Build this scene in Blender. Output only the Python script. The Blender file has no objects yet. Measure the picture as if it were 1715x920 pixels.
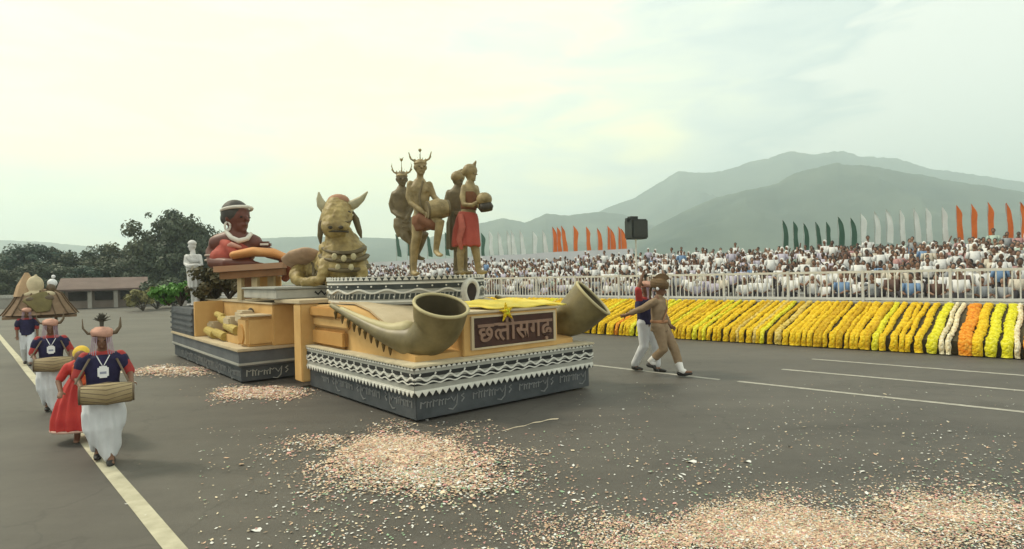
import bpy, bmesh, math, random
from mathutils import Vector, Matrix, Euler, noise
S = bpy.context.scene
COL = S.collection
random.seed(7)
PI = math.pi

# ------------------------------------------------------------------ camera
ROLL = math.radians(1.336); EYE = 2.1; FPX = 1000.0; CX, CY = 857.5, 460.0
cd = bpy.data.cameras.new('camera'); cam = bpy.data.objects.new('camera', cd); COL.objects.link(cam)
cd.sensor_width = 36; cd.lens = 36 * FPX / 1715; cd.clip_start = 0.1; cd.clip_end = 20000
cam.matrix_world = Matrix.Translation((0, 0, EYE)) @ Matrix.Rotation(PI / 2, 4, 'X') @ Matrix.Rotation(-ROLL, 4, 'Z')
S.camera = cam
# ------------------------------------------------------------------ world
W = bpy.data.worlds.new('World'); S.world = W; W.use_nodes = True
SUN_EL, SUN_AZ = math.radians(48), math.radians(-72)      # azimuth measured from +Y towards +X
def build_world():
    nt = W.node_tree; N = nt.nodes; L = nt.links; N.clear()
    out = N.new('ShaderNodeOutputWorld'); bg = N.new('ShaderNodeBackground'); bg.inputs[1].default_value = 0.1
    sky = N.new('ShaderNodeTexSky'); sky.sky_type = 'NISHITA'; sky.sun_disc = False
    sky.sun_elevation = SUN_EL; sky.sun_rotation = SUN_AZ; sky.air_density = 1.5; sky.dust_density = 3.0
    tc = N.new('ShaderNodeTexCoord')
    sep = N.new('ShaderNodeSeparateXYZ'); L.new(tc.outputs['Generated'], sep.inputs[0])
    # stretched cloud noise
    mp = N.new('ShaderNodeMapping'); mp.inputs['Scale'].default_value = (1.0, 1.0, 4.2); mp.inputs['Rotation'].default_value = (0, 0.12, 0)
    L.new(tc.outputs['Generated'], mp.inputs[0])
    nz = N.new('ShaderNodeTexNoise'); nz.inputs['Scale'].default_value = 2.1; nz.inputs['Detail'].default_value = 5; nz.inputs['Roughness'].default_value = 0.5
    L.new(mp.outputs[0], nz.inputs[0])
    n2 = N.new('ShaderNodeTexNoise'); n2.inputs['Scale'].default_value = 5.5; n2.inputs['Detail'].default_value = 6; n2.inputs['Distortion'].default_value = 0.6
    L.new(mp.outputs[0], n2.inputs[0])
    # warm-left to cool-right drift across the cloud sheet
    dv = N.new('ShaderNodeVectorMath'); dv.operation = 'DOT_PRODUCT'; dv.inputs[1].default_value = (-0.46, 0.845, 0.27)
    L.new(tc.outputs['Generated'], dv.inputs[0])
    r1 = N.new('ShaderNodeMapRange'); r1.inputs[1].default_value = 0.42; r1.inputs[2].default_value = 1.0
    L.new(dv.outputs['Value'], r1.inputs[0])
    add = N.new('ShaderNodeMath'); add.operation = 'MULTIPLY_ADD'; add.inputs[1].default_value = 1.1; add.inputs[2].default_value = -0.58
    L.new(nz.outputs[0], add.inputs[0])
    a2 = N.new('ShaderNodeMath'); a2.operation = 'ADD'; L.new(r1.outputs[0], a2.inputs[0]); L.new(add.outputs[0], a2.inputs[1])
    a3 = N.new('ShaderNodeMath'); a3.operation = 'MULTIPLY_ADD'; a3.inputs[1].default_value = 1.15
    L.new(n2.outputs[0], a3.inputs[0]); 
    a4 = N.new('ShaderNodeMath'); a4.operation = 'SUBTRACT'; a4.inputs[1].default_value = 0.60
    L.new(a2.outputs[0], a4.inputs[0]); L.new(a4.outputs[0], a3.inputs[2])
    ramp = N.new('ShaderNodeValToRGB'); L.new(a3.outputs[0], ramp.inputs[0])
    e = ramp.color_ramp.elements
    e[0].position = 0.0; e[0].color = (.66, .68, .60, 1)
    e[1].position = 1.0; e[1].color = (1.0, .91, .48, 1)
    for p, c in ((.16, (.47, .535, .51, 1)), (.36, (.57, .62, .56, 1)), (.60, (.70, .73, .57, 1)), (.84, (.94, .88, .53, 1))):
        x = e.new(p); x.color = c
    sc = N.new('ShaderNodeVectorMath'); sc.operation = 'SCALE'; sc.inputs['Scale'].default_value = 8.6
    L.new(ramp.outputs[0], sc.inputs[0])
    mx = N.new('ShaderNodeMixRGB'); mx.inputs[0].default_value = 0.95
    L.new(sky.outputs[0], mx.inputs[1]); L.new(sc.outputs[0], mx.inputs[2])
    L.new(mx.outputs[0], bg.inputs[0]); L.new(bg.outputs[0], out.inputs[0])
build_world()
sd = bpy.data.lights.new('sun', 'SUN'); sd.energy = 1.5; sd.angle = math.radians(10); sd.color = (1, .90, .70)
sun = bpy.data.objects.new('sun', sd); COL.objects.link(sun)
sdir = Vector((math.sin(SUN_AZ) * math.cos(SUN_EL), math.cos(SUN_AZ) * math.cos(SUN_EL), math.sin(SUN_EL)))
sun.rotation_euler = sdir.to_track_quat('Z', 'Y').to_euler()
S.view_settings.view_transform = 'Standard'; S.view_settings.look = 'None'; S.view_settings.exposure = 0.95; S.view_settings.gamma = 1
S.render.engine = 'CYCLES'
S.cycles.use_denoising = True; S.cycles.max_bounces = 6; S.cycles.volume_bounces = 3

# ------------------------------------------------------------------ projecting helpers (used to survey the place once)
_c, _s = math.cos(ROLL), math.sin(ROLL)
def uv(px, py):
    dx, dy = px - CX, CY - py
    return (dx * _c + dy * _s) / FPX, (-dx * _s + dy * _c) / FPX
def G(px, py, z=0.0):
    u, v = uv(px, py); d = (z - EYE) / v
    return Vector((u * d, d, z))
def at(px, py, d):
    u, v = uv(px, py); return Vector((u * d, d, EYE + v * d))
BD = Vector((.738, -.675, 0)); BN = Vector((.675, .738, 0))       # along / across the parade road
def rd(s, k, z=0.0): return BD * s + BN * k + Vector((0, 0, z))
FA = math.radians(40); FO = Vector((-1.42, 8.46, 0))
FE1 = Vector((math.cos(FA), math.sin(FA), 0)); FE2 = Vector((-math.sin(FA), math.cos(FA), 0))
def fw(a, b, z=0.0): return FO + FE1 * a + FE2 * b + Vector((0, 0, z))

# ------------------------------------------------------------------ materials
MATS = {}
def mat(name, col, rough=.7, var=.12, scale=6.0, bump=0.0, bscale=None, metal=0.0, col2=None, spec=.4, coords='Object'):
    if name in MATS: return MATS[name]
    m = bpy.data.materials.new(name); m.use_nodes = True; nt = m.node_tree; N = nt.nodes; L = nt.links
    b = N['Principled BSDF']; b.inputs['Roughness'].default_value = rough; b.inputs['Metallic'].default_value = metal
    b.inputs['Specular IOR Level'].default_value = spec
    tc = N.new('ShaderNodeTexCoord')
    n = N.new('ShaderNodeTexNoise'); n.inputs['Scale'].default_value = scale; n.inputs['Detail'].default_value = 6; n.inputs['Roughness'].default_value = .6
    L.new(tc.outputs[coords], n.inputs[0])
    r = N.new('ShaderNodeValToRGB'); L.new(n.outputs[0], r.inputs[0])
    c2 = col2 or tuple(min(1, c * (1 + var * 1.6)) for c in col)
    c1 = tuple(c * (1 - var * 1.8) for c in col) if not col2 else col
    r.color_ramp.elements[0].position = .3; r.color_ramp.elements[0].color = (*c1, 1)
    r.color_ramp.elements[1].position = .7; r.color_ramp.elements[1].color = (*c2, 1)
    L.new(r.outputs[0], b.inputs['Base Color'])
    if bump:
        n3 = N.new('ShaderNodeTexNoise'); n3.inputs['Scale'].default_value = bscale or scale * 4; n3.inputs['Detail'].default_value = 4
        L.new(tc.outputs[coords], n3.inputs[0])
        bp = N.new('ShaderNodeBump'); bp.inputs['Strength'].default_value = bump; bp.inputs['Distance'].default_value = .02
        L.new(n3.outputs[0], bp.inputs['Height']); L.new(bp.outputs[0], b.inputs['Normal'])
    MATS[name] = m
    return m
def asphalt_mat():
    m = bpy.data.materials.new('asphalt'); m.use_nodes = True; nt = m.node_tree; N = nt.nodes; L = nt.links
    b = N['Principled BSDF']; b.inputs['Roughness'].default_value = .62; b.inputs['Specular IOR Level'].default_value = .38
    tc = N.new('ShaderNodeTexCoord')
    rot = N.new('ShaderNodeMapping'); rot.inputs['Rotation'].default_value = (0, 0, math.radians(42.4)); rot.inputs['Scale'].default_value = (.14, 1.0, 1)
    L.new(tc.outputs['Object'], rot.inputs[0])
    def noi(sc, det, vec, rough=.6):
        n = N.new('ShaderNodeTexNoise'); n.inputs['Scale'].default_value = sc; n.inputs['Detail'].default_value = det; n.inputs['Roughness'].default_value = rough
        L.new(vec, n.inputs[0]); return n.outputs[0]
    big = noi(.22, 4, tc.outputs['Object']); streak = noi(.9, 5, rot.outputs[0]); fine = noi(55, 3, tc.outputs['Object'], .8); mid = noi(3, 6, tc.outputs['Object'], .7)
    def mul(a, k, c):
        q = N.new('ShaderNodeMath'); q.operation = 'MULTIPLY_ADD'; L.new(a, q.inputs[0]); q.inputs[1].default_value = k
        if isinstance(c, float): q.inputs[2].default_value = c
        else: L.new(c, q.inputs[2])
        return q.outputs[0]
    t = mul(big, .50, -.12); t = mul(streak, .55, t); t = mul(fine, .16, t); t = mul(mid, .26, t)
    r = N.new('ShaderNodeValToRGB'); L.new(t, r.inputs[0])
    r.color_ramp.elements[0].position = .36; r.color_ramp.elements[0].color = (.046, .041, .035, 1)
    r.color_ramp.elements[1].position = .84; r.color_ramp.elements[1].color = (.120, .108, .091, 1)
    vo = N.new('ShaderNodeTexVoronoi'); vo.feature = 'DISTANCE_TO_EDGE'; vo.inputs['Scale'].default_value = .33
    wv = N.new('ShaderNodeVectorMath'); wv.operation = 'ADD'; nv = N.new('ShaderNodeTexNoise'); nv.inputs['Scale'].default_value = 1.6; nv.inputs['Detail'].default_value = 6
    L.new(tc.outputs['Object'], nv.inputs[0]); L.new(tc.outputs['Object'], wv.inputs[0]); L.new(nv.outputs['Color'], wv.inputs[1]); L.new(wv.outputs[0], vo.inputs[0])
    cr = N.new('ShaderNodeMapRange'); cr.inputs[1].default_value = .0; cr.inputs[2].default_value = .010; cr.inputs[3].default_value = .80; cr.inputs[4].default_value = 1.0; L.new(vo.outputs['Distance'], cr.inputs[0])
    mxc = N.new('ShaderNodeMixRGB'); mxc.blend_type = 'MULTIPLY'; mxc.inputs[0].default_value = 1; L.new(r.outputs[0], mxc.inputs[1]); L.new(cr.outputs[0], mxc.inputs[2])
    L.new(mxc.outputs[0], b.inputs['Base Color'])
    bp = N.new('ShaderNodeBump'); bp.inputs['Strength'].default_value = .35; bp.inputs['Distance'].default_value = .008
    L.new(fine, bp.inputs['Height']); L.new(bp.outputs[0], b.inputs['Normal'])
    return m
M_asph = asphalt_mat()
def leaf_mat(name, c1, c2):
    m = mat(name, c1, .6, col2=c2, scale=.6); return m

# ------------------------------------------------------------------ object helpers
def tagx(o, label=None, cat=None, group=None, kind=None):
    if label: o['label'] = label
    if cat: o['category'] = cat
    if group: o['group'] = group
    if kind: o['kind'] = kind
    return o
def empty(name, label, cat, loc=(0, 0, 0), rz=0.0, group=None, scale=1.0):
    o = bpy.data.objects.new(name, None); COL.objects.link(o); o.empty_display_size = .1
    o.location = loc; o.rotation_euler = (0, 0, rz); o.scale = (scale,) * 3
    return tagx(o, label, cat, group)
def rootm(o): return Matrix.LocRotScale(o.location, o.rotation_euler, o.scale)
def copy_tree(o, parent=None):
    c = o.copy(); COL.objects.link(c)
    if parent: c.parent = parent
    for ch in [x for x in o.children]: copy_tree(ch, c)
    return c

TMP = bpy.data.scenes.new('workbench')
def evaluated(o):
    TMP.collection.objects.link(o); vl = TMP.view_layers[0]; vl.update(); dg = vl.depsgraph; dg.update()
    me = bpy.data.meshes.new_from_object(o.evaluated_get(dg)); TMP.collection.objects.unlink(o); return me
class B:
    """collects shapes in one bmesh and links them as one mesh object"""
    def __init__(s): s.bm = bmesh.new(); s.mi = 0
    def _ring(s, c, ax, bx, rx, ry, n):
        return [s.bm.verts.new(c + ax * (rx * math.cos(2 * PI * i / n)) + bx * (ry * math.sin(2 * PI * i / n))) for i in range(n)]
    def _face(s, vs):
        try:
            f = s.bm.faces.new(vs); f.material_index = s.mi; return f
        except ValueError: return None
    def tube(s, pts, rads, n=10, round_=True, side=None, open_=False):
        pts = [Vector(p) for p in pts]
        if not isinstance(rads, (list, tuple)): rads = [rads] * len(pts)
        rads = [(r, r) if not isinstance(r, (tuple, list)) else r for r in (list(rads) if not (isinstance(rads, tuple) and len(rads) == 2 and len(pts) != 2) else [rads] * len(pts))]
        if len(rads) != len(pts): rads = [rads[round(i * (len(rads) - 1) / (len(pts) - 1))] for i in range(len(pts))]
        P, Rr = list(pts), list(rads)
        if round_:
            d0 = (pts[0] - pts[1]).normalized(); d1 = (pts[-1] - pts[-2]).normalized()
            r0, r1 = min(rads[0]), min(rads[-1])
            P = [pts[0] + d0 * r0 * .92, pts[0] + d0 * r0 * .6] + P + [pts[-1] + d1 * r1 * .6, pts[-1] + d1 * r1 * .92]
            k = lambda r, f: (r[0] * f, r[1] * f)
            Rr = [k(rads[0], .35), k(rads[0], .8)] + Rr + [k(rads[-1], .8), k(rads[-1], .35)]
        t0 = (P[1] - P[0]).normalized()
        ref = Vector(side) if side is not None else (Vector((1, 0, 0)) if abs(t0.x) < .9 else Vector((0, 1, 0)))
        rings = []
        for i, p in enumerate(P):
            t = (P[min(i + 1, len(P) - 1)] - P[max(i - 1, 0)]).normalized()
            ax = ref - t * ref.dot(t)
            if ax.length < 1e-4: ax = Vector((0, 1, 0)) - t * t.y
            ax.normalize(); bx = t.cross(ax)
            if side is None: ref = ax
            rings.append(s._ring(p, ax, bx, Rr[i][0], Rr[i][1], n))
        for a, b in zip(rings, rings[1:]):
            for i in range(n): s._face((a[i], a[(i + 1) % n], b[(i + 1) % n], b[i]))
        if not open_:
            s._face(rings[0][::-1]); s._face(rings[-1])
        return rings
    def ell(s, c, r, rot=None, seg=14):
        if not isinstance(r, (tuple, list)): r = (r, r, r)
        m = Matrix.Translation(Vector(c)) @ (rot.to_matrix().to_4x4() if rot else Matrix()) @ Matrix.Diagonal((*r, 1))
        g = bmesh.ops.create_uvsphere(s.bm, u_segments=seg, v_segments=max(6, seg * 2 // 3), radius=1, matrix=m)
        for v in g['verts']:
            for f in v.link_faces: f.material_index = s.mi
    def box(s, lo, hi, mtx=None):
        x0, y0, z0 = lo; x1, y1, z1 = hi
        vs = [Vector(p) for p in ((x0, y0, z0), (x1, y0, z0), (x1, y1, z0), (x0, y1, z0), (x0, y0, z1), (x1, y0, z1), (x1, y1, z1), (x0, y1, z1))]
        if mtx: vs = [mtx @ v for v in vs]
        v = [s.bm.verts.new(p) for p in vs]
        for q in ((3, 2, 1, 0), (4, 5, 6, 7), (0, 1, 5, 4), (1, 2, 6, 5), (2, 3, 7, 6), (3, 0, 4, 7)): s._face([v[i] for i in q])
    def prism(s, poly, ax0, ax1, fn):
        a = [s.bm.verts.new(fn(p, ax0)) for p in poly]; b = [s.bm.verts.new(fn(p, ax1)) for p in poly]
        s._face(a); s._face(b[::-1]); n = len(a)
        for i in range(n): s._face((a[i], b[i], b[(i + 1) % n], a[(i + 1) % n]))
    def lathe(s, prof, n=20, m=None, arc=None):
        rings = []
        for r, z in prof:
            ring = []
            for i in range(n):
                a = 2 * PI * i / n
                p = Vector((r * math.cos(a), r * math.sin(a), z)); ring.append(s.bm.verts.new(m @ p if m else p))
            rings.append(ring)
        for a, b in zip(rings, rings[1:]):
            for i in range(n): s._face((a[i], a[(i + 1) % n], b[(i + 1) % n], b[i]))
        if prof[0][0] > 1e-4: s._face(rings[0][::-1])
        if prof[-1][0] > 1e-4: s._face(rings[-1])
    def quad(s, a, b, c, d): return s._face([s.bm.verts.new(Vector(p)) for p in (a, b, c, d)])
    def ribbon(s, pts, half, fn, off=.012, base=.0):
        """a raised painted-on line along pts (t, z) on the surface fn(t, z, off)"""
        P = [Vector((p[0], p[1])) for p in pts]; Lr = []
        for i, p in enumerate(P):
            t = (P[min(i + 1, len(P) - 1)] - P[max(i - 1, 0)]);
            if t.length < 1e-6: t = Vector((1, 0))
            t.normalize(); nn = Vector((-t.y, t.x)) * half
            q0, q1 = p + nn, p - nn
            Lr.append([s.bm.verts.new(fn(q0.x, q0.y, base)), s.bm.verts.new(fn(q0.x, q0.y, off)), s.bm.verts.new(fn(q1.x, q1.y, off)), s.bm.verts.new(fn(q1.x, q1.y, base))])
        for a, b in zip(Lr, Lr[1:]):
            for i in range(3): s._face((a[i], a[i + 1], b[i + 1], b[i]))
        s._face(Lr[0][::-1]); s._face(Lr[-1])
    def tri(s, pts, fn, off=.012):
        a = [s.bm.verts.new(fn(x, z, 0)) for x, z in pts]; b = [s.bm.verts.new(fn(x, z, off)) for x, z in pts]
        s._face(b); n = len(a)
        for i in range(n): s._face((a[i], a[(i + 1) % n], b[(i + 1) % n], b[i]))
    def mesh(s, name, mats, smooth=False, fix=True):
        me = bpy.data.meshes.new(name)
        if fix: bmesh.ops.recalc_face_normals(s.bm, faces=s.bm.faces[:])
        s.bm.to_mesh(me); s.bm.free()
        for m in (mats if isinstance(mats, (list, tuple)) else [mats]): me.materials.append(m)
        if smooth: me.polygons.foreach_set('use_smooth', [True] * len(me.polygons))
        return me
    def build(s, name, mats, parent=None, smooth=False, world=False, voxel=0.0, iters=2, fold=None, fix=True):
        if world and parent: s.bm.transform(rootm(parent).inverted())
        me = s.mesh(name, mats, smooth, fix)
        o = bpy.data.objects.new(name, me); COL.objects.link(o)
        if voxel:
            md = o.modifiers.new('r', 'REMESH'); md.mode = 'VOXEL'; md.voxel_size = voxel; md.use_smooth_shade = True
            ms = o.modifiers.new('s', 'SMOOTH'); ms.iterations = iters; ms.factor = .5
            me2 = evaluated(o)
            o.modifiers.clear(); o.data = me2; bpy.data.meshes.remove(me); me2.name = name
            if not me2.materials:
                for m in (mats if isinstance(mats, (list, tuple)) else [mats]): me2.materials.append(m)
            me2.polygons.foreach_set('use_smooth', [True] * len(me2.polygons))
            if fold:
                nn = [v.normal.copy() for v in me2.vertices]; cc = [v.co.copy() for v in me2.vertices]
                for v, c, q in zip(me2.vertices, cc, nn): v.co = fold(c, q)
                me2.update()
        if parent: o.parent = parent
        return o
def solid(name, mats, label=None, cat=None, group=None, kind=None, **kw):
    pass

# ================================================================== SETTING
def sheet(name, pts, m, kind='structure', sub=1):
    b = B(); b._face([b.bm.verts.new(Vector(p)) for p in pts])
    o = b.build(name, m, fix=False); o['kind'] = kind; return o
M_grass = mat('dry_grass', (.10, .11, .055), .9, scale=.05, col2=(.17, .155, .085), bump=.3, bscale=2)
sheet('ground', [(-4000, -40, 0), (4000, -40, 0), (4000, 4000, 0), (-4000, 4000, 0)], M_grass)
sheet('parade_ground', [(-75, -30, .004), (75, -30, .004), (75, 62, .004), (-75, 62, .004)], M_asph)
M_line = mat('worn_white_paint', (.34, .32, .26), .8, scale=5, col2=(.52, .49, .40))
M_line2 = mat('faded_road_paint', (.26, .245, .21), .85, scale=7, col2=(.44, .42, .36))
def stripe(k0, k1, s0, s1, w, m, name='road_line'):
    n = max(2, int(abs(s1 - s0) / 1.5)); b = B(); prev = None; z = .008
    for i in range(n + 1):
        t = i / n; s = s0 + (s1 - s0) * t; k = k0 + (k1 - k0) * t; j = noise.noise((s * 2, k, 0)) * w * .12
        a, c = rd(s, k - w / 2 + j, z), rd(s, k + w / 2 + j, z)
        cur = (b.bm.verts.new(a), b.bm.verts.new(c))
        if prev: b._face((prev[0], cur[0], cur[1], prev[1]))
        prev = cur
    o = b.build(name, m, fix=False); o['kind'] = 'structure'
M_yline = mat('edge_line_paint', (.36, .33, .23), .8, scale=4, col2=(.56, .52, .38))
# long left edge line, painted in lengths with narrow joints
for s0, s1 in ((3.5, -4.35), (-4.40, -11.6), (-11.65, -20.0), (-20.05, -34), (-34.1, -60)):
    f = lambda s: 1.64 + (s + 5.18) * (3.9 - 1.64) / (-32.36 + 5.18)
    stripe(f(s0), f(s1), s0, s1, .145, M_yline)
stripe(11.45, 11.02, -13, -4.79, .125, M_line2); stripe(11.04, 10.92, -4.45, 3.5, .125, M_line2)
stripe(12.88, 12.72, -4.26, 3.5, .125, M_line2); stripe(14.69, 14.38, -4.19, 3.5, .125, M_line2)

# ------------------------------------------------------------------ hills
def hill(name, crest, d, m, seed, front=.58, amp=.11):
    rows = 40; cols = 260
    xs = [crest[0][0] + (crest[-1][0] - crest[0][0]) * i / cols for i in range(cols + 1)]
    def y(x):
        for (x0, y0), (x1, y1) in zip(crest, crest[1:]):
            if x0 <= x <= x1:
                t = (x - x0) / (x1 - x0); return y0 + (y1 - y0) * t
        return crest[-1][1]
    b = B(); grid = []
    for i, x in enumerate(xs):
        top = at(x, y(x) , d); col = []
        hh = top.z
        top.z += noise.noise((x * .03, seed, 0)) * hh * .015 + noise.noise((x * .12, seed, 3)) * hh * .012
        for j in range(rows + 1):
            t = j / rows                    # 0 foot, .7 crest, 1 behind
            if t <= .7:
                q = t / .7; f = front + (1 - front) * q
                h = q ** 1.25
            else:
                q = (t - .7) / .3; f = 1 + .35 * q; h = 1 - q ** 1.4
            p = Vector((top.x * f, top.y * f, 0))
            rid = noise.ridged_multi_fractal((p.x * .0030, p.y * .0030, seed), 1.0, 2.1, 6, 1.0, 2.0) - 1.3
            z = max(0, top.z * h + rid * amp * top.z * (math.sin(PI * min(1, h)) + .02) * 1.6)
            p.z = z - (3 if j in (0, rows) else 0) + .02
            if p.z < -.8: p.z = -.8
            col.append(b.bm.verts.new(p))
        grid.append(col)
    for a, c in zip(grid, grid[1:]):
        for j in range(rows): b._face((a[j], c[j], c[j + 1], a[j + 1]))
    o = b.build(name, m, smooth=True); o['kind'] = 'structure'
M_hill = mat('hillside_forest_and_shade', (.006, .022, .014), .95, scale=.008, col2=(.085, .105, .072), bump=.8, bscale=.05, spec=.1)  # patchy forest colour, its contrast widened to paint in ridge shading
hill('hills', [(-420, 414), (-200, 405), (0, 403), (60, 404), (150, 413), (250, 422), (400, 440)], 1700, M_hill, 1.3)
hill('hills', [(860, 412), (930, 385), (1000, 356), (1014, 349), (1062, 332), (1134, 287), (1178, 290), (1210, 288), (1260, 270), (1330, 254), (1365, 259), (1410, 252), (1440, 262), (1500, 265), (1560, 283), (1620, 291), (1715, 305), (1860, 318), (2050, 300), (2300, 360)], 2050, M_hill, 5.1)
hill('hills', [(330, 432), (440, 399), (520, 396), (620, 398), (700, 402), (760, 388), (800, 375), (841, 365), (879, 373), (917, 358), (951, 361), (995, 355), (1040, 358), (1100, 380), (1200, 428)], 1500, M_hill, 8.2)
hill('hills', [(985, 448), (1050, 412), (1099, 378), (1178, 339), (1219, 326), (1300, 309), (1340, 287), (1400, 274), (1450, 277), (1530, 291), (1600, 304), (1715, 322), (1900, 340), (2150, 390)], 1150, M_hill, 2.7)

# ------------------------------------------------------------------ trees
def leaf_cloud(b, clumps, per, size, rnd, squash=.8):
    for c, r in clumps:
        for _ in range(per):
            v = Vector((rnd.gauss(0, 1), rnd.gauss(0, 1), rnd.gauss(0, 1))).normalized() * r * (rnd.random() ** .45)
            v.z *= squash; p = c + v
            nrm = (v.normalized() + Vector((rnd.uniform(-1, 1), rnd.uniform(-1, 1), rnd.uniform(-.3, 1))) * .9).normalized()
            t = nrm.orthogonal().normalized(); t.rotate(Matrix.Rotation(rnd.random() * 6.28, 3, nrm)); u = nrm.cross(t)
            sx = size * rnd.uniform(.6, 1.3); sy = sx * rnd.uniform(.45, .8)
            b._face([b.bm.verts.new(q) for q in (p - t * sx, p - u * sy + nrm * sx * .15, p + t * sx, p + u * sy + nrm * sx * .15)])
M_leaf = [leaf_mat('dark_foliage', (.032, .050, .026), (.085, .105, .055)), leaf_mat('olive_foliage', (.045, .060, .026), (.095, .105, .050)), leaf_mat('cool_foliage', (.025, .055, .035), (.060, .098, .062))]
M_bark = mat('tree_bark', (.07, .055, .04), .9, scale=8, bump=.5)
def tree_protos(seed):
    rnd = random.Random(seed); t = B()
    hgt = 1.0
    t.tube([(0, 0, 0), (.01, .01, .2), (.0, .02, .45), (.02, 0, .72)], [.035, .028, .02, .008], n=7)
    cl = []
    for i in range(44):
        a = rnd.random() * 6.28; rr = .31 * math.sqrt(rnd.random()); z = rnd.uniform(.10, .9)
        wid = math.sin(PI * min(1, max(.12, (z - .08) / .95))) ** .6
        c = Vector((math.cos(a) * rr * wid * 1.25, math.sin(a) * rr * wid * 1.25, z)); cl.append((c, rnd.uniform(.08, .16)))
    for c, r in cl[:9]:
        t.tube([(0, 0, min(.6, c.z * .55)), (c.x * .5, c.y * .5, c.z * .8), tuple(c)], [.014, .009, .004], n=5, round_=False)
    b = B(); leaf_cloud(b, cl, 190, .024, rnd)
    leaf_cloud(b, [(Vector((rnd.uniform(-.3, .3), rnd.uniform(-.3, .3), rnd.uniform(.5, 1.0))) , .05) for _ in range(7)], 30, .016, rnd)
    return t.mesh('trunk', M_bark, True), b
TREES = []
for k in range(3):
    tm, cb = tree_protos(40 + k); TREES.append((tm, cb.mesh('crown', M_leaf[k], fix=False)))
def tree(px, top, wid, d, kind, label, group='trees beyond the parade ground', foot=505, name='tree'):
    base = at(px, foot, d); base.z = 0
    h = at(px, top, d).z; w = wid / FPX * d
    o = empty(name, label, 'tree', base, random.uniform(0, 6.28), group)
    tm, cm = TREES[kind]
    a = bpy.data.objects.new('trunk', tm); COL.objects.link(a); a.parent = o; a.scale = (w * .75, w * .75, h)
    c = bpy.data.objects.new('crown', cm); COL.objects.link(c); c.parent = o; c.scale = (w / .86, w / .86, h / .98)
ORD = ['first', 'second', 'third', 'fourth', 'fifth', 'sixth', 'seventh', 'eighth', 'ninth', 'tenth', 'eleventh', 'twelfth']
tl = ['dark green', 'olive green', 'bluish green']
WOOD = [(-25, 415, 100, 84, 2), (20, 424, 90, 80, 0), (52, 410, 95, 76, 2), (92, 414, 80, 78, 0), (128, 434, 76, 74, 1), (150, 424, 90, 80, 0), (182, 410, 88, 79, 0), (222, 398, 84, 76, 1), (14, 440, 80, 69, 1), (75, 440, 90, 68, 0), (205, 436, 90, 70, 0), (150, 446, 80, 68, 2), (240, 430, 80, 68, 0), (350, 392, 80, 75, 0), (385, 405, 70, 80, 2), (318, 420, 90, 70, 0)]
back_ = sorted(t for t in WOOD if t[3] >= 74); front_ = sorted(t for t in WOOD if t[3] < 74)
for nm, lst in (('back', back_), ('front', front_)):
    for i, (px, top, w, d, k) in enumerate(lst): tree(px, top, w, d, k, '%s tree, %s from the left in the %s of the wood behind the shed' % (tl[k], ORD[i], nm))
tree(262, 360, 108, 72, 1, 'tall broad olive tree rising left of the highest crown', group=None)
tree(296, 352, 112, 70, 0, 'tallest dark tree, its crown highest above the white statue', group=None)
tree(338, 376, 86, 72, 0, 'dark tree just right of the tallest, behind the head of the red bust', group=None)


# ------------------------------------------------------------------ low buildings at the far left edge
M_roof = mat('dull_red_roofing', (.105, .068, .056), .8, scale=.8, col2=(.16, .11, .095))
M_wall = mat('shed_wall', (.20, .155, .125), .85, scale=1.2, col2=(.29, .235, .19))
M_dark = mat('dark_opening', (.035, .025, .02), .9)
M_conc = mat('weathered_concrete', (.26, .24, .205), .85, scale=1.5, col2=(.36, .335, .29))
def shed(px0, px1, d0, d1, wall_h, roof_h, label, bays, name='low_shed'):
    p0, p1 = G(px0, 515), G(px1, 515); p0 = p0.normalized(); p1 = p1.normalized()
    u0, _ = uv(px0, 500); u1, _ = uv(px1, 500)
    A0, A1 = Vector((u0 * d0, d0, 0)), Vector((u1 * d1, d1, 0)); L = (A1 - A0).length
    rz = math.atan2(A1.y - A0.y, A1.x - A0.x)
    o = empty(name, label, 'shed', A0, rz)
    b = B(); b.box((0, .6, .02), (L, 6, wall_h)); b.build('wall', M_wall, o)
    b = B(); b.prism([(-.7, wall_h), (3.2, roof_h), (6.8, wall_h), (6.8, wall_h + .15), (3.2, roof_h + .15), (-.7, wall_h + .15)], -.5, L + .5, lambda p, x: Vector((x, p[0], p[1]))); b.build('roof', M_roof, o)
    for i in range(bays):
        x0 = L * (i + .12) / bays; x1 = L * (i + .82) / bays
        b = B(); b.box((x0, .45, wall_h * .45), (x1, .58, wall_h * .93)); b.build('opening', M_dark, o)
        b = B(); b.box((x1 + L * .05 / bays, -.45, .02), (x1 + L * .05 / bays + .3, -.15, wall_h - .06)); b.build('post', M_conc, o)
    return o
shed(108, 238, 51, 54, 1.55, 2.55, 'long low shed with dull red roof and dark openings under the trees', 3)
b = B(); q0 = at(-60, 505, 58); q1 = at(98, 505, 56); q0.z = q1.z = 0
dv = (q1 - q0).normalized(); nv = Vector((-dv.y, dv.x, 0))
wl = empty('boundary_wall', 'low grey boundary wall at the left edge below the trees', 'wall', q0, math.atan2(dv.y, dv.x))
Lw = (q1 - q0).length
b.box((0, 0, .02), (Lw, .4, .95)); b.build('wall_body', M_conc, wl)
b = B(); b.box((-.1, -.12, .95), (Lw + .1, .52, 1.25)); b.build('coping', mat('pale_coping', (.40, .385, .34), .8), wl)
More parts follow.
